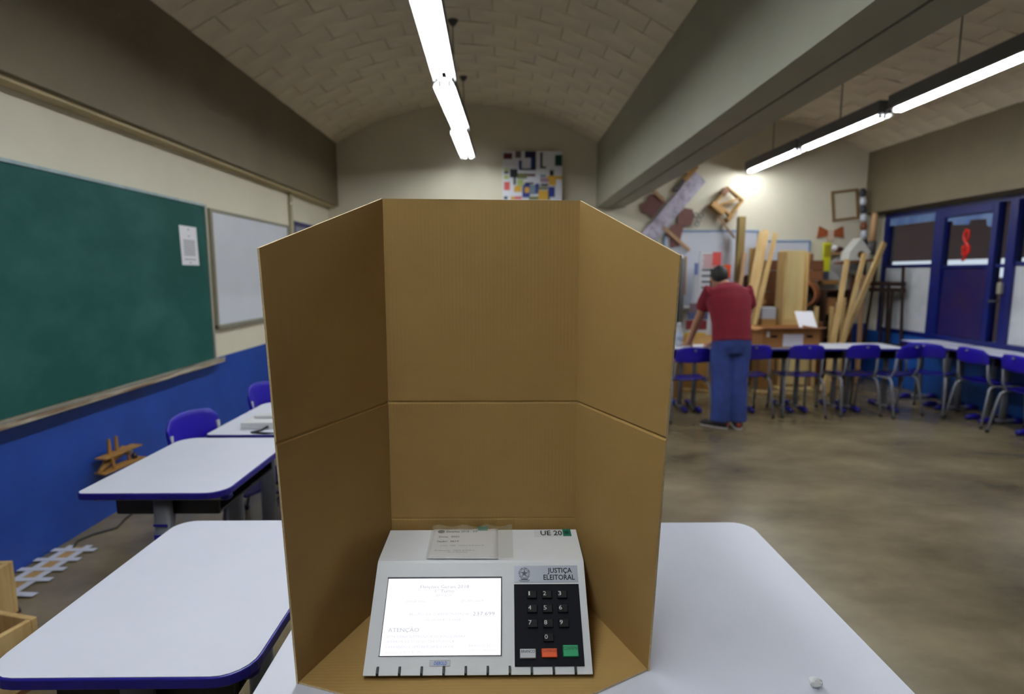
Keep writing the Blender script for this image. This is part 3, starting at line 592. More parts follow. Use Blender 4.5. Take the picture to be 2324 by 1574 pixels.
# bit of paper on the table
rr=random.Random(3); g=G(); g.ball((0,0,0),.011,12,sc=(1.1,.9,.75)); g.v=[tuple(c*(1+rr.uniform(-.22,.22)) for c in p) for p in g.v]
tag(build('paper_ball',g,M('bright_white_paper',(240,240,240),.8),loc=(.567,.945,TH+.0085)),'tiny crumpled white paper ball on the white table','paper ball')
# ------------------------------------------------------------------ man at the back desks
mn=thing('person','person in maroon t-shirt and jeans leaning over the back desk, seen from behind','person',(2.23,5.44,0))
def vox(o,size,it=6):
    r=o.modifiers.new('remesh','REMESH'); r.mode='VOXEL'; r.voxel_size=size; r.use_smooth_shade=True
    s=o.modifiers.new('smooth','SMOOTH'); s.factor=.5; s.iterations=it
    return o
b=G()
HC=Vector((-.05,.37,1.465))     # head centre
b.ball(HC,.1,16,sc=(.78,1.0,1.12)); b.ball(HC+Vector((0,.045,-.065)),.07,12,sc=(.8,.85,.9))     # skull, jaw
b.loft([HC+Vector((0,.10,.0)),HC+Vector((0,.125,-.035))],[.010,.016],8)                          # nose
for s in (-1,1): b.ball(HC+Vector((s*.08,.0,-.01)),.03,10,sc=(.35,.7,1))                          # ears
b.loft([(-.01,.24,1.35),(-.02,.29,1.40),(-.035,.34,1.44)],[.062,.056,.058],12)                    # neck
b.loft([(0,.10,.90),(0,.14,1.08),(0,.20,1.24),(-.01,.25,1.35)],[(.15,.10),(.145,.10),(.17,.11),(.12,.075)],14)
LA=[(-.18,.23,1.35),(-.205,.30,1.24),(-.215,.37,1.12),(-.235,.47,.98),(-.255,.565,.82),(-.26,.60,.775)]
RA=[(.17,.23,1.35),(.21,.25,1.25),(.245,.29,1.15),(.22,.40,1.0),(.06,.55,.84),(.0,.60,.775)]
for arm in (LA,RA): b.loft(arm,[.055,.050,.044,.040,.030,.028],12)
for hx,hy in ((-.26,.62),(-.01,.62)):                                                              # hands: palm, four fingers, thumb
    b.loft([(hx,hy-.03,.775),(hx,hy+.02,.752),(hx,hy+.06,.742)],[(.030,.017),(.040,.016),(.038,.013)],10)
    for k,(dx,ln) in enumerate(((-.032,.055),(-.011,.068),(.011,.072),(.032,.062))):
        b.loft([(hx+dx*.9,hy+.05,.745),(hx+dx*1.05,hy+.05+ln*.55,.748),(hx+dx*1.15,hy+.05+ln,.727)],[.010,.0095,.008],8)
    s=1 if hx<-.1 else -1
    b.loft([(hx+s*.03,hy,.755),(hx+s*.058,hy+.025,.742),(hx+s*.066,hy+.055,.728)],[.013,.011,.009],8)
for s,ax,toe in ((-1,-.115,-.2),(1,.06,.06)):
    b.loft([(s*.085,.10,.92),(s*.088-.01,.10,.72),(ax*.9,.06,.48),(ax,.02,.26),(ax,.02,.09)],[.085,.08,.058,.05,.042],12)
vox(build('body',b,skin_m,mn,smooth=True),.007,4)
for s in (-1,1): build('eye',G().ball(HC+Vector((s*.032,.085,.005)),.011,10),paper,mn,smooth=True)
g=G(); g.loft([HC+Vector((-.022,.098,-.075)),HC+Vector((.022,.098,-.075))],.006,8); build('mouth',g,M('lips',(150,84,76),.6),mn,smooth=True)
g=G(); g.ball(HC+Vector((0,-.012,.028)),.1,16,sc=(.84,1.03,1.06))
for i in range(26):
    a=rr.uniform(0,6.28); u=rr.uniform(.05,.95); p=HC+Vector((.075*math.cos(a)*u,.09*math.sin(a)*u-.01,.028+.092*math.sqrt(max(0,1-u*u)))); g.loft([p,p+Vector((rr.uniform(-.01,.01),rr.uniform(-.01,.01),.022))],[.014,.003],6)
hs=build('hair',g,hair_m,mn,smooth=True); vox(hs,.008,2)
sh=G()
sh.loft([(.0,.085,.845),(0,.10,.90),(0,.125,1.02),(0,.165,1.14),(-.005,.205,1.25),(-.008,.235,1.345),(-.01,.265,1.405)],[(.195,.145),(.192,.14),(.190,.135),(.205,.14),(.222,.145),(.205,.12),(.10,.08)],20)
for arm in (LA,RA):
    p=[Vector(a) for a in arm]; sh.loft([p[0]+Vector((-.06 if p[0].x>0 else .06,0,-.01)),p[0],p[1],p[1].lerp(p[2],.65)],[.085,.080,.074,.076],14)
vox(build('t_shirt',sh,maroon,mn,smooth=True),.011,6)
je=G()
je.loft([(0,.09,.90),(0,.09,.82),(0,.09,.74)],[(.185,.135),(.192,.14),(.165,.13)],18)
for s,ax in ((-1,-.115),(1,.06)):
    je.loft([(s*.085,.09,.86),(s*.090-.01,.09,.70),(ax*.92,.05,.48),(ax*.97,.02,.34),(ax*1.0,.01,.20),(ax,.01,.07)],[.108,.105,.096,.088,.086,.090],14)
vox(build('jeans',je,denim,mn,smooth=True),.011,5)
shoe=M('dark_sneaker',(40,34,34),.6); sole=M('white_sneaker_trim',(190,180,176),.6); redt=M('red_sneaker_trim',(170,50,40),.6)
for ax,dx,dy in ((-.115,-.15,.12),(.06,.04,.19)):
    d=Vector((dx,dy,0)).normalized(); o=Vector((ax,.0,0)); g=G(); P=[o-d*.075,o-d*.03,o+d*.06,o+d*.15,o+d*.19]
    g.loft([p+Vector((0,0,h)) for p,h in zip(P,(.045,.055,.05,.04,.03))],[(.032,.035),(.042,.048),(.045,.042),(.042,.030),(.022,.018)],12,(d.y,-d.x,0)); k=build('shoe',g,shoe,mn,smooth=True)
    g=G(); g.loft([p+Vector((0,0,.009)) for p in P],[(.034,.009),(.044,.009),(.048,.009),(.045,.009),(.024,.009)],12,(d.y,-d.x,0)); build('sole',g,sole,k)
    g=G(); g.loft([o-d*.085+Vector((0,0,.05)),o-d*.07+Vector((0,0,.05))],[.018,.02],8); build('heel_tab',g,redt,k)
    g=G(); g.loft([o+d*.09+Vector((0,0,.075)),o+d*.14+Vector((0,0,.06))],[(.03,.006),(.026,.006)],8,(d.y,-d.x,0)); build('tongue',g,sole if ax<0 else redt,k)
# ------------------------------------------------------------------ things on the back wall
t=thing('abstract_painting','square canvas of coloured blocks hung high on the back wall','painting',(.37,YB-.09,2.78))
build('canvas',G().bx(-.41,.41,-.035,-.001,-.41,.41),M('canvas_white',(222,224,234),.7),t)
for x in (-.3,.3): build('stretcher',G().bx(x-.02,x+.02,0,.088,-.38,.38),tan_wood,t)
PC=dict(n=(20,18,24),b=(34,48,130),d=(26,22,66),r=(196,84,80),m=(84,26,34),y=(206,160,52),o=(116,118,74),g=(14,70,60),l=(170,184,110),p=(160,128,152),s=(116,134,152),k=(96,88,88))
blocks=[(.01,.16,.03,.13,'m'),(.21,.31,0,.11,'k'),(.37,.56,0,.11,'d'),(.53,.56,.1,.30,'n'),(.47,.53,.11,.28,'b'),(.32,.56,.28,.31,'n'),(.27,.32,.15,.31,'b'),(.63,.67,.02,.28,'n'),(.67,.73,.25,.28,'n'),(.88,1,.06,.24,'g'),(.02,.10,.27,.33,'l'),(.02,.10,.39,.46,'l'),(.02,.10,.33,.37,'n'),(.12,.25,.29,.43,'n'),(.18,.22,.43,.55,'n'),(.24,.41,.36,.45,'o'),(.41,.55,.37,.41,'m'),(.63,.73,.38,.42,'s'),(.79,.86,.31,.42,'n'),(.75,1,.40,.46,'y'),(.63,.78,.43,.51,'p'),(.78,.90,.46,.56,'y'),(.24,.35,.46,.57,'l'),(.02,.12,.50,.64,'r'),(.37,.52,.51,.54,'n'),(.19,.32,.57,.67,'y'),(.33,.46,.54,.60,'b'),(.33,.46,.60,.76,'b'),(.37,.45,.59,.68,'y'),(.46,.55,.55,.71,'s'),(.55,.62,.53,.70,'b'),(.60,.76,.58,.63,'o'),(.64,.77,.53,.57,'n'),(.60,.77,.64,.80,'y'),(.77,.88,.58,.75,'b'),(.72,.80,.70,.80,'g'),(.02,.08,.74,.79,'n'),(.13,.20,.74,.80,'y'),(.20,.32,.74,.79,'r'),(.44,.60,.74,.80,'o'),(.05,.3,.84,.95,'b'),(.4,.6,.83,.96,'m'),(.7,.9,.84,.97,'y')]
for i,(a,b_,c,d,k) in enumerate(blocks):
    build('colour_block',G().bx(-.41+.82*a,-.41+.82*b_,-.0365-.0002*(i%5),-.034,.41-.82*d,.41-.82*c),M('paint_'+k,PC[k],.6),t)
t=thing('wall_board','white board in thin blue frame on the back wall behind the planks','whiteboard',(2.93,YB,0))
build('writing_surface',G().bx(-.66,.66,-.02,-.002,1.05,2.11),wbd,t); lb_=M('light_blue_frame',(98,132,178),.5)
for a in ((-.68,-.66,-.03,0,1.03,2.13),(.66,.68,-.03,0,1.03,2.13),(-.66,.66,-.03,0,2.11,2.13),(-.66,.66,-.03,0,1.03,1.05)): build('frame',G().bx(*a),lb_,t)
t=thing('wall_board','lower white board with thin blue frame beside the drum','whiteboard',(4.0,YB,0))
build('writing_surface',G().bx(-.34,.34,-.02,-.002,1.05,1.97),wbd,t)
for a in ((-.36,-.34,-.03,0,1.03,1.99),(.34,.36,-.03,0,1.03,1.99),(-.34,.34,-.03,0,1.97,1.99),(-.34,.34,-.03,0,1.03,1.05)): build('frame',G().bx(*a),lb_,t)
# saw sculpture
t=thing('saw_sculpture','long mottled lilac saw-shaped board with brown cut-out panels on the back wall','sculpture',(2.37,YB-.06,2.44)); ang=math.atan2(.80,.68)
t.rotation_euler=(0,-ang,0)
lil=M('mottled_lilac_paint',(196,188,206),.7,rgb2=(150,142,160),scale=9,contrast=(.4,.65)); bp_=M('brown_panel_paint',(112,72,66),.7,var=.1,scale=5)
poly=[(-.62,-.11)]+[(.55,-.10),(.56,.10)]; 
for i in range(26): x=.54-i*.045; poly+= [(x,.118),(x-.022,.098)]
poly+=[(-.63,.11)]
TX=Matrix(((1,0,0,0),(0,0,1,0),(0,1,0,0),(0,0,0,1)))
g=G(); g.prism(poly,-.012,.012,T=TX); build('blade',g,lil,t)
g=G(); g.prism([(-.60,-.14),(-.1,-.135),(-.1,-.115),(-.62,-.115)],-.01,.01,T=TX); build('back_strip',g,M('grey_strip',(160,162,158),.6),t)
g=G(); g.prism([(-.30,.14),(-.02,.14),(.02,.22),(.0,.30),(-.10,.38),(-.18,.34),(-.26,.40),(-.33,.30),(-.30,.24)],.014,.03,T=TX); build('cut_out_panel',g,bp_,t)
g=G(); g.prism([(.10,-.12),(.16,-.22),(.10,-.30),(-.02,-.36),(-.08,-.28),(-.20,-.34),(-.34,-.42),(-.44,-.34),(-.34,-.24),(-.36,-.16),(-.2,-.12),(-.12,-.2),(-.05,-.12)],.014,.03,T=TX); build('cut_out_panel',g,bp_,t)
for c,d,m in (((-.02,-.005,.30),(.05,.02,.26),tan_wood),((-.30,-.01,-.32),(.05,.025,.50),tan_wood),((.30,.0,.15),(.26,.02,.05),dark_wood),((.50,-.005,.14),(.26,.02,.07),ochre_wood)): build('wooden_bar',G().box(c,d),m,t,bevel=.004)
for i,(x,z) in enumerate(((.12,-.30),(.17,-.36),(.10,-.38),(.04,-.40))):
    g=G(); g.loft([(x+.03*math.cos(R(40*k)),-.02,z+.03*math.sin(R(40*k))) for k in range(10)],.006,6,(0,1,0)); build('wire_ring',g,M('black_white_wire',(70,70,80),.5),t,smooth=True)
# hanging house frame
t=thing('house_model','small ochre stick house hung crooked on the back wall','model house',(3.09,YB-.02,2.49)); t.rotation_euler=(0,R(38),0)
for c,d,a in [((0,-.08,.17),(.30,.10,.025),0),((.15,-.08,.0),(.03,.10,.34),0),((-.13,-.08,.02),(.03,.10,.26),0),((.0,-.08,-.09),(.28,.10,.03),0),((.02,-.08,.05),(.03,.09,.26),35),((-.06,-.08,-.13),(.22,.14,.08),0),((.16,-.08,-.13),(.05,.08,.10),0)]:
    build('stick',G().box(c,d,(0,R(a),0)),ochre_wood,t,bevel=.004)
build('stick',G().box((-.13,-.08,.10),(.09,.12,.09)),brown_wood,t,bevel=.01); build('perch',G().box((.20,-.08,-.24),(.02,.03,.42),(0,R(-78),0)),tan_wood,t)
g=G(); g.bx(-.05,.05,-.04,.04,0,2.29); tag(build('wooden_post',g,olive_wood,bevel=.004,loc=(3.22,7.86,0)),'tall square olive-brown post standing before the white board','post')
t=thing('picture_frame','empty thin wooden picture frame hung crooked near the corner','frame',(4.825,YB-.012,2.485)); t.rotation_euler=(0,R(-7),0)
for a in ((-.19,-.16,-.01,.01,-.21,.21),(.16,.19,-.01,.01,-.21,.21),(-.16,.16,-.01,.01,.18,.21),(-.16,.16,-.01,.01,-.21,-.18)): build('rail',G().bx(*a),M('brown_frame_wood',(128,96,60),.5,var=.1,scale=5),t)
t=thing('bow_tie_board','brown bow-tie shaped wooden cut-out with pale centre on the wall','wall ornament',(4.645,YB-.012,2.10)); rb=M('red_brown_board',(150,74,36),.55,var=.1,scale=5)
for s in (-1,1):
    g=G(); g.prism([(s*.045,-.05),(s*.19,-.075),(s*.17,.09),(s*.045,.03)][::s],-.01,.01,T=TX); build('wing',g,rb,t)
build('centre',G().bx(-.045,.045,-.008,.010,-.12,.03),M('pale_pink_wood',(206,180,160),.6),t)
# ------------------------------------------------------------------ workshop clutter behind the desks
def plank(label,p0,p1,wd,th,m=pine,roll=0,group='leaning pine planks',name='pine_plank'):
    p0,p1=Vector(p0),Vector(p1); d=p1-p0; L=d.length; zq=d.to_track_quat('Z','X'); g=G(); g.box((0,0,L/2),(wd,th,L))
    # keep the plank's face towards the room
    z=d.normalized(); x=Vector((math.cos(roll),math.sin(roll),0)); x=(x-z*x.dot(z)).normalized(); y=z.cross(x)
    o=build(name,g,m,bevel=.003); o.matrix_world=Matrix.Translation(p0)@Matrix((x,y,z)).transposed().to_4x4()
    return tag(o,label,'plank',group)
TP=YB-.07
plank('widest pine plank leaning behind the man',(2.94,7.10,.01),(3.42,7.62,2.06),.12,.022)
plank('thin pine plank leaning left of the plywood seat',(2.93,6.98,.01),(3.57,7.58,2.05),.06,.022,roll=.2)
plank('pine plank leaning right of the man, with angled end',(3.04,7.20,.01),(3.50,7.72,2.10),.09,.022,roll=-.2)
plank('short dark-edged pine strip between post and planks',(2.93,7.35,.01),(3.24,7.74,1.80),.05,.02,tan_wood)
plank('upright yellow pine board beside the olive post',(3.33,7.69,.01),(3.335,7.73,1.86),.075,.02)
plank('longest pine batten leaning to the window corner',(4.06,7.12,.01),(5.08,7.66,1.93),.07,.035,roll=.3,group='pine battens by the corner')
plank('straight pine batten leaning below the birdhouse',(4.10,7.00,.01),(4.70,7.46,1.78),.055,.03,group='pine battens by the corner')
plank('pine batten at the window side of the yellow level',(3.98,6.90,.01),(4.44,7.40,1.70),.06,.03,group='pine battens by the corner')
for i,(x,hgt,l) in enumerate([(3.98,1.02,'short pine offcut beside the carton'),(4.06,1.08,'narrow short pine offcut between battens'),(4.27,1.08,'short pine offcut behind the crossing battens'),(4.33,.98,'lowest pine offcut standing in the batten bundle'),(4.42,1.20,'pine offcut at the corner end of the batten bundle')]):
    plank(l,(x-.02+.06,7.42,.01),(x+.05+.06,7.56,hgt),.055,.025,group='pine battens by the corner')
plank('tall brown strip standing in the back corner',(4.95,8.02,.01),(4.97,8.12,1.5),.05,.03,brown_wood,group='corner strips'); plank('pale strip standing before the corner pole',(4.84,7.64,.01),(4.88,7.74,1.5),.06,.025,tan_wood,group='corner strips')
# plywood high-backed seat
t=thing('plywood_seat','tall high-backed pale plywood seat standing behind the carton','seat',(3.77,7.38,0))
T2=[('back_board',(-.165,.165,.10,.12,.75,1.82)),('side_board',(-.19,-.165,-.10,.13,.04,1.80)),('side_board',(.165,.185,.03,.13,.04,1.80)),('seat_board',(-.19,.19,-.16,.13,.80,.825)),('front_board',(-.165,.165,-.12,-.10,.08,.66)),('apron',(-.165,.165,-.14,-.12,.70,.80)),('base_board',(-.22,.24,-.17,.15,.0,.04))]
for n,a in T2: build(n,G().bx(*a),plyw if n!='side_board' else pine,t,bevel=.003)
build('kick_strip',G().bx(-.165,.165,.085,.10,.825,.92),M('darker_ply',(196,166,112),.6),t)
# carton on the desk
t=thing('cardboard_carton','open brown cardboard carton with a white label on the back desk','carton',(3.10,6.28,HB)); X,Y,Z=.62,.40,.215; k=.006
for n,a in (('wall',(-X/2,X/2,-Y/2,-Y/2+k,0,Z)),('wall',(-X/2,X/2,Y/2-k,Y/2,0,Z)),('wall',(-X/2,-X/2+k,-Y/2+k,Y/2-k,0,Z)),('wall',(X/2-k,X/2,-Y/2+k,Y/2-k,0,Z)),('bottom',(-X/2,X/2,-Y/2,Y/2,0,k))): build(n,G().bx(*a),card_box,t)
build('flap',G().box((0,-Y/2-.05,Z+.005),(X,.12,k),(R(-10),0,0)),M('pinkish_cardboard',(196,140,104),.8),t); build('flap',G().box((-X/2-.04,0,Z-.01),(.10,Y,k),(0,R(-12),0)),card_box,t)
build('label',G().bx(-.09,.13,-Y/2-.002,-Y/2,.015,.15),paper,t); build('label',G().bx(-.27,-.24,-Y/2-.002,-Y/2,.12,.18),paper,t)
for x in (-.19,.20): build('hand_hole',G().bx(x-.035,x+.035,-Y/2-.001,-Y/2+.002,.11,.14),M('hole_dark',(40,24,12),.9),t)
o=build('paper_sheet',G().box((0,0,0),(.20,.24,.003),(R(48),0,R(-6))),paper,loc=(3.47,6.50,.99)); tag(o,'white paper sheet propped up beside the carton','paper')
# dark wooden crates stacked behind
rr=random.Random(11)
cl=[(3.64,7.95,.0,.30,.72,'tall brown crate at the bottom behind the planks'),(3.67,7.95,.72,.28,.40,'brown crate on the stack behind the planks'),(3.68,7.95,1.12,.28,.30,'upper brown crate behind the plywood seat back'),(3.72,7.96,1.42,.34,.28,'topmost brown crate behind the plywood seat'),(4.12,7.90,.0,.52,.86,'dark brown low crate behind the battens'),(4.17,7.97,1.42,.44,.14,'flat brown box under the lower white board'),(4.19,7.97,1.56,.40,.14,'flat brown box topping the stack beside the yellow level'),(4.15,7.97,1.70,.18,.09,'small brown block on the flat boxes')]
for x,y,z,wd,h,l in cl:
    t=thing('wooden_box',l,'box',(x,y,z)); d=.30 if y<7.95 else .24; m=M('brown_crate_%d'%rr.randint(0,2),[(104,62,36),(86,48,28),(122,78,46)][rr.randint(0,2)],.6,var=.2,scale=4)
    n=max(1,int(h/.13)); hh=h/n
    for i in range(n): build('board',G().bx(-wd/2,wd/2,-d/2,-d/2+.018,i*hh+.003,(i+1)*hh-.003),m,t)
    for a in ((-wd/2,-wd/2+.018,-d/2+.018,d/2,0,h),(wd/2-.018,wd/2,-d/2+.018,d/2,0,h),(-wd/2,wd/2,-d/2+.018,d/2,h-.016,h)): build('side_board',G().bx(*a),m,t)
t=thing('wooden_drum','brown hollow wooden drum lying on its side on the dark crate','drum',(4.12,7.80,1.06)); g=G(); N=20
dv=Vector((-.62,-.78,0)); sd=Vector((.78,-.62,0)); ax_=Vector((.10,.10,.17))
for r_,nm,mm in ((.18,'shell',brown_wood),):
    vs=[];
    for e in (-.16,.16):
        for rad in (r_,r_-.03):
            for j in range(N): a=2*math.pi*j/N; vs.append(dv*(-e)+sd*rad*math.cos(a)+Vector((0,0,rad*math.sin(a)+.18)))
    fs=[]
    for j in range(N):
        k=(j+1)%N; fs+=[(j,k,2*N+k,2*N+j),(N+j,3*N+j,3*N+k,N+k),(j,N+j,N+k,k),(2*N+j,2*N+k,3*N+k,3*N+j)]
    g.add(vs,fs); build('shell',g,M('drum_brown',(150,88,48),.5,var=.15,scale=4),t,smooth=False)
    g=G(); g.loft([dv*.05+Vector((0,0,.18)),dv*-.15+Vector((0,0,.18))],[.15,.15],18,tuple(sd)); build('inside',g,M('drum_dark',(30,18,12),.8),t)
plank('curved-looking ochre offcut lying between planks and seat',(3.24,7.55,.93),(3.46,7.60,1.18),.10,.03,ochre_wood,group='ochre offcuts'); plank('second ochre offcut above the first, beside the seat',(3.30,7.62,1.15),(3.44,7.66,1.32),.12,.04,brown_wood,group='ochre offcuts')
tag(build('wooden_box',G().bx(-.10,.10,-.11,.11,0,.93),M('ochre_box',(150,108,58),.6,var=.15,scale=4),loc=(3.44,7.45,0),bevel=.004),'ochre wooden plinth left of the plywood seat','plinth')
o=tag(build('storage_box',G().box((0,0,.075),(.18,.14,.15),taper=(1.04,1.04)),M('grey_white_box',(176,176,182),.6),loc=(3.44,7.43,.93),bevel=.004),'small grey-white box left of the plywood seat','box')
# shelf things in the corner
t=thing('corner_pole','tall pole wrapped in black and white rings with a peach handle, in the corner','pole sculpture',(5.09,8.07,0))
g=G(); g.loft([(.02,0,0),(.01,0,1.75)],.022,10); build('pole',g,dark_wood,t,smooth=True)
for i in range(8):
    z=1.78+i*.115; x=-.01-.012*i; g=G(); g.loft([(x,0,z),(x-.004,0,z+.05),(x-.008,0,z+.11)],[.03,.046,.03],10); build('bead',g,[M('bead_white',(206,210,224),.4),M('bead_dark',(48,48,60),.4)][i%2] if i!=3 else M('bead_brown',(120,66,32),.5),t,smooth=True)
g=G(); g.loft([(.06,-.03,1.95),(.075,-.03,2.25),(.085,-.03,2.48)],[.05,.045,.03],10); build('handle',g,M('peach_wood',(208,164,120),.55),t,smooth=True); g=G(); g.loft([(.055,-.03,1.78),(.06,-.03,1.97)],[.055,.062],10); build('collar',g,M('collar_grey',(86,78,78),.5),t,smooth=True)
t=thing('bird_house','white gabled bird house with a dark round hole on a brown ledge','bird house',(4.83,7.89,1.70))
g=G(); g.prism([(-.14,0),(.14,0),(.155,.12),(.02,.30),(-.12,.12)],-.10,.10,T=TX); build('house',g,M('bird_house_white',(206,206,200),.6),t)
g=G(); g.loft([(.03,-.108,.075),(.03,-.095,.075)],.05,14); build('hole',g,M('hole_brown',(90,58,24),.8),t); g=G(); g.ball((.05,-.11,.05),.03,10); build('bird',g,M('bird_yellow',(206,168,60),.6),t,smooth=True)
build('ledge',G().box((-.03,-.06,-.02),(.42,.26,.03),(0,R(-6),0)),brown_wood,t); build('bracket',G().bx(-.09,.10,-.04,.10,-.14,-.035),M('bluish_grey_board',(150,160,170),.6),t)
t=thing('grey_arch','pale grey curved board behind the bird house','board',(4.64,8.12,0)); g=G(); g.prism([(-.10,1.15),(.02,1.15),(.20,1.55),(.24,1.74),(.10,1.76),(-.04,1.68),(-.13,1.45)],-.01,.01,T=TX); build('panel',g,M('arch_grey',(196,192,190),.6),t); build('stand',G().bx(-.06,.02,-.01,.02,0,1.2),tan_wood,t)
t=thing('spirit_level','bright yellow level hanging upright beside the brown boxes','level',(4.53,8.05,1.37))
build('case',G().bx(-.05,.05,-.02,.02,.18,.58),M('level_yellow',(206,206,30),.45),t,bevel=.004); build('window',G().bx(-.045,.045,-.024,-.02,.38,.55),M('level_olive',(150,140,20),.4),t); build('foot',G().bx(-.04,.04,-.022,.02,.06,.18),M('level_dark',(60,70,90),.5),t); build('tray',G().bx(-.08,.16,-.08,.02,0,.06),ochre_wood,t,bevel=.003)
t=thing('small_mask','small dark red and white carved mask under the bow-tie board','mask',(4.74,8.12,1.86)); g=G(); g.ball((0,0,0),.06,12,sc=(1.3,.6,.7)); build('face',g,M('mask_dark',(74,30,30),.5),t,smooth=True); g=G(); g.ball((-.07,-.02,.02),.04,10); build('cheek',g,paper,t,smooth=True); build('shelf',G().bx(-.14,.12,-.06,.07,-.075,-.045),tan_wood,t)
t=thing('dark_shelf','dark brown open shelf in the corner behind the pine battens','shelf',(4.60,7.93,0)); dk=M('dark_shelf_wood',(70,44,28),.6,var=.25,scale=4)
for x in (-.18,.16): build('upright',G().bx(x,x+.02,-.12,.12,0,1.30),dk,t)
for z in (.30,.62,.94,1.28): build('shelf_board',G().bx(-.16,.16,-.12,.12,z,z+.02),dk,t)
build('back_board',G().bx(-.16,.16,.11,.12,.02,1.28),dk,t)
for x,z,h,c,l in ((-.07,.96,.22,(150,104,60),'tan wooden block on the upper board of the dark shelf'),(.07,.96,.16,(206,204,214),'white folded card on the upper board of the dark shelf'),(-.03,.64,.20,(92,60,40),'brown block on the middle board of the dark shelf'),(.0,.32,.22,(86,110,140),'blue-grey box on the lower board of the dark shelf')):
    tt=thing('shelf_block',l,'block',(4.60+x,7.90,z)); mm=M('shelf_block_%d'%c[0],c,.6); build('body',G().bx(-.06,.06,-.07,.07,0,h-.02),mm,tt,bevel=.004); build('cap',G().bx(-.064,.064,-.074,.074,h-.02,h),mm,tt,bevel=.003)
# dark easel by the window
t=thing('easel','dark stained wooden easel standing in front of the first window','easel',(5.17,7.62,0),R(-62))
for x in (-.20,.16):
    g=G(); g.loft([(x*1.55,-.02,0),(x*.95,.0,1.62)],[(.022,.022)]*2,6); build('leg',g,dark_wood,t)
g=G(); g.loft([(-.02,.10,.0),(-.02,.02,1.40)],.02,6); build('leg',g,dark_wood,t)
for z in (.55,1.30,1.38): build('rail',G().box((-.03,0,z),(.46 if z>1 else .56,.03,.06)),dark_wood,t)
for x in (-.08,.03): build('slat',G().bx(x,x+.03,-.012,.012,.55,1.30),dark_wood,t)
# artwork and small goods left of the post
t=thing('striped_panel','white curved panel striped red and black like piano keys behind the man','artwork',(2.42,7.30,0))
g=G(); outline=[(-.02,.70),(.22,.70),(.25,1.20),(.30,1.78),(.06,1.80),(.05,1.30)]; g.prism(outline,-.015,.015,T=TX); build('panel',g,M('panel_white',(212,212,218),.6),t)
for i in range(5): build('stripe',G().bx(.10+.01*(i%2),.27,-.019,-.014,1.60+.035*i,1.612+.035*i),M('stripe_red',(206,76,70),.6),t)
build('stripe',G().bx(.22,.33,-.020,-.014,1.62,1.79),M('stripe_red',(206,76,70),.6),t)
for i in range(6): build('stripe',G().bx(.09,.22,-.019,-.014,1.18+.075*i,1.20+.075*i),M('stripe_black',(30,30,34),.6),t)
build('stripe',G().bx(.20,.29,-.020,-.014,1.12,1.58),M('stripe_black',(30,30,34),.6),t)
for i,(z0,z1,c) in enumerate([(1.02,1.14,(110,88,98)),(.93,1.02,(74,82,120)),(.80,.92,(120,34,40)),(.70,.76,(206,168,50))]): build('stripe',G().bx(-.05-.02*i,.20-.01*i,-.022,-.014,z0,z1),M('band_%d'%i,c,.6),t)
build('foot_board',G().bx(-.10,.26,-.05,.05,0,.70),ochre_wood,t)
t=thing('grey_pipe_arch','shiny grey metal arch standing just beside the booth edge','pipe',(2.16,7.15,0))
g=G(); g.loft([(-.06,0,0),(-.06,0,1.60),(-.045,0,1.70),(0,0,1.75),(.05,0,1.70),(.06,0,1.60),(.05,0,.9)],.032,12,(0,1,0)); build('tube',g,M('satin_metal',(150,152,156),.3,metal=.6),t,smooth=True); build('board',G().bx(.0,.08,.02,.05,.9,1.70),M('dark_slate',(54,56,64),.6),t); build('brown_edge',G().bx(.085,.115,.02,.05,1.25,1.73),tan_wood,t)
bc=[(2.72,7.92,1.36,.16,.12,.30,(120,134,188),'pale blue folded box above the man\'s head'),(2.66,7.80,1.30,.16,.10,.20,(206,208,220),'white box behind the man\'s head'),(2.90,7.86,1.08,.10,.02,.42,(36,78,170),'slanted blue book behind the man\'s shoulder'),(3.06,7.92,1.46,.10,.10,.18,(220,76,20),'orange box left of the olive post'),(3.05,7.92,1.20,.08,.10,.26,(120,78,170),'purple box below the orange box'),(3.46,7.93,1.50,.12,.08,.18,(206,110,50),'orange-brown box between planks')]
t=thing('wall_ledge','narrow brown ledge on the back wall between the planks','ledge',(3.46,YB,1.47)); build('board',G().bx(-.10,.08,-.33,-.03,0,.03),brown_wood,t); build('bracket',G().bx(-.02,.02,-.25,-.03,-.12,0),brown_wood,t)
tag(build('shelf_unit',G().bx(-.42,.36,-.10,.10,0,.03).bx(-.42,.36,-.10,.10,1.04,1.07).bx(-.42,-.39,-.10,.10,0,1.07).bx(.33,.36,-.10,.10,0,1.07).bx(-.42,.36,.08,.10,0,1.07),M('white_shelf',(206,206,204),.6),loc=(2.78,7.90,0)),'low white shelf behind the man holding coloured boxes','shelf')
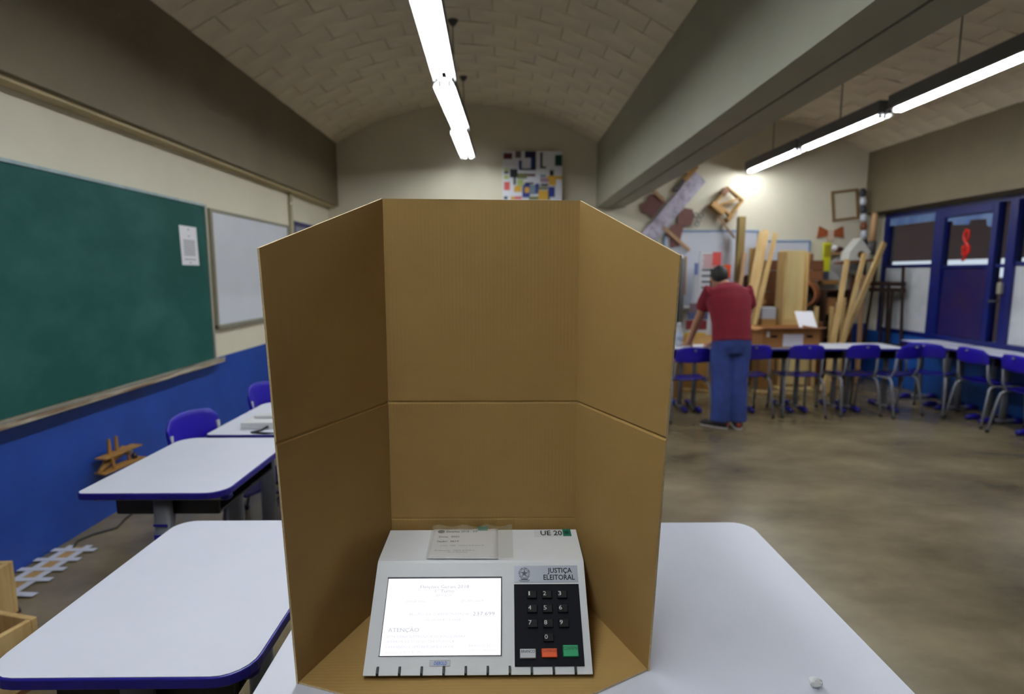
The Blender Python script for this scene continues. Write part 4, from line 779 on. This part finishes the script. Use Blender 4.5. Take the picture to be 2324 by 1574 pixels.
for x,y,z,wd,d,h,c,l in bc:
    zz=1.07 if (x<3.3 and c[0]!=220) else (1.46 if x<3.3 else z); m=M('box_%d_%d_%d'%c,c,.55)
    tt=thing('colour_box',l,'box',(x,y,zz),0,'coloured boxes by the post'); hh=(z+h)-zz
    build('carton',G().bx(-wd/2,wd/2,-d/2,d/2,0,hh-.02),m,tt,bevel=.003); build('lid',G().bx(-wd/2-.004,wd/2+.004,-d/2-.004,d/2+.004,hh-.03,hh),m,tt,bevel=.003)
# on the back desk near the man
t=thing('water_bottle','clear plastic water bottle on the back desk beside the booth','bottle',(1.93,6.25,HB)); g=G(); g.loft([(0,0,0),(0,0,.02),(0,0,.17),(0,0,.215),(0,0,.235)],[.036,.04,.04,.016,.014],16); build('flask',g,M('bottle_plastic',(206,214,226),.15,alpha=.75),t,smooth=True); g=G(); g.loft([(0,0,.235),(0,0,.26)],.017,12); build('cap',g,M('bottle_cap',(214,220,232),.4),t,smooth=True); g=G(); g.loft([(0,0,.07),(0,0,.14)],.0405,16); build('label',g,M('bottle_label',(170,186,214),.5),t,smooth=True)
tag(build('paper_sheet',G().box((0,0,.008),(.22,.16,.016),(0,0,R(4))),paper,loc=(2.13,6.20,HB)),'stack of white paper between the man\'s hands','paper')
t=thing('wooden_tray','shallow wooden tray on the desk beyond the man\'s hands','tray',(2.18,6.40,HB)); build('base',G().bx(-.20,.20,-.09,.09,0,.012),tan_wood,t)
for a in ((-.20,.20,-.09,-.078,.012,.10),(-.20,.20,.078,.09,.012,.10),(-.20,-.188,-.078,.078,.012,.10),(.188,.20,-.078,.078,.012,.10)): build('side',G().bx(*a),M('tray_wood',(186,146,84),.6,var=.1,scale=4),t)
tag(build('wooden_block',G().bx(-.07,.07,-.06,.06,0,.12),ochre_wood,loc=(1.74,6.40,HB),bevel=.004),'ochre wooden block on the desk next to the bottle','block')
# under the back desks
tag(build('wooden_box',G().bx(-.16,.16,-.14,.14,0,.46),ochre_wood,loc=(2.02,6.98,0),bevel=.005),'ochre box on the floor under the back desk beside the booth','box')
plank('pale beam lying on the floor behind the man\'s legs',(2.10,7.30,.02),(2.95,6.85,.02),.04,.05,pine_y,group='beams on the floor'); plank('pale board lying under the desk by the plywood seat',(3.12,7.02,.03),(3.60,6.78,.03),.05,.05,pine_y,group='beams on the floor')
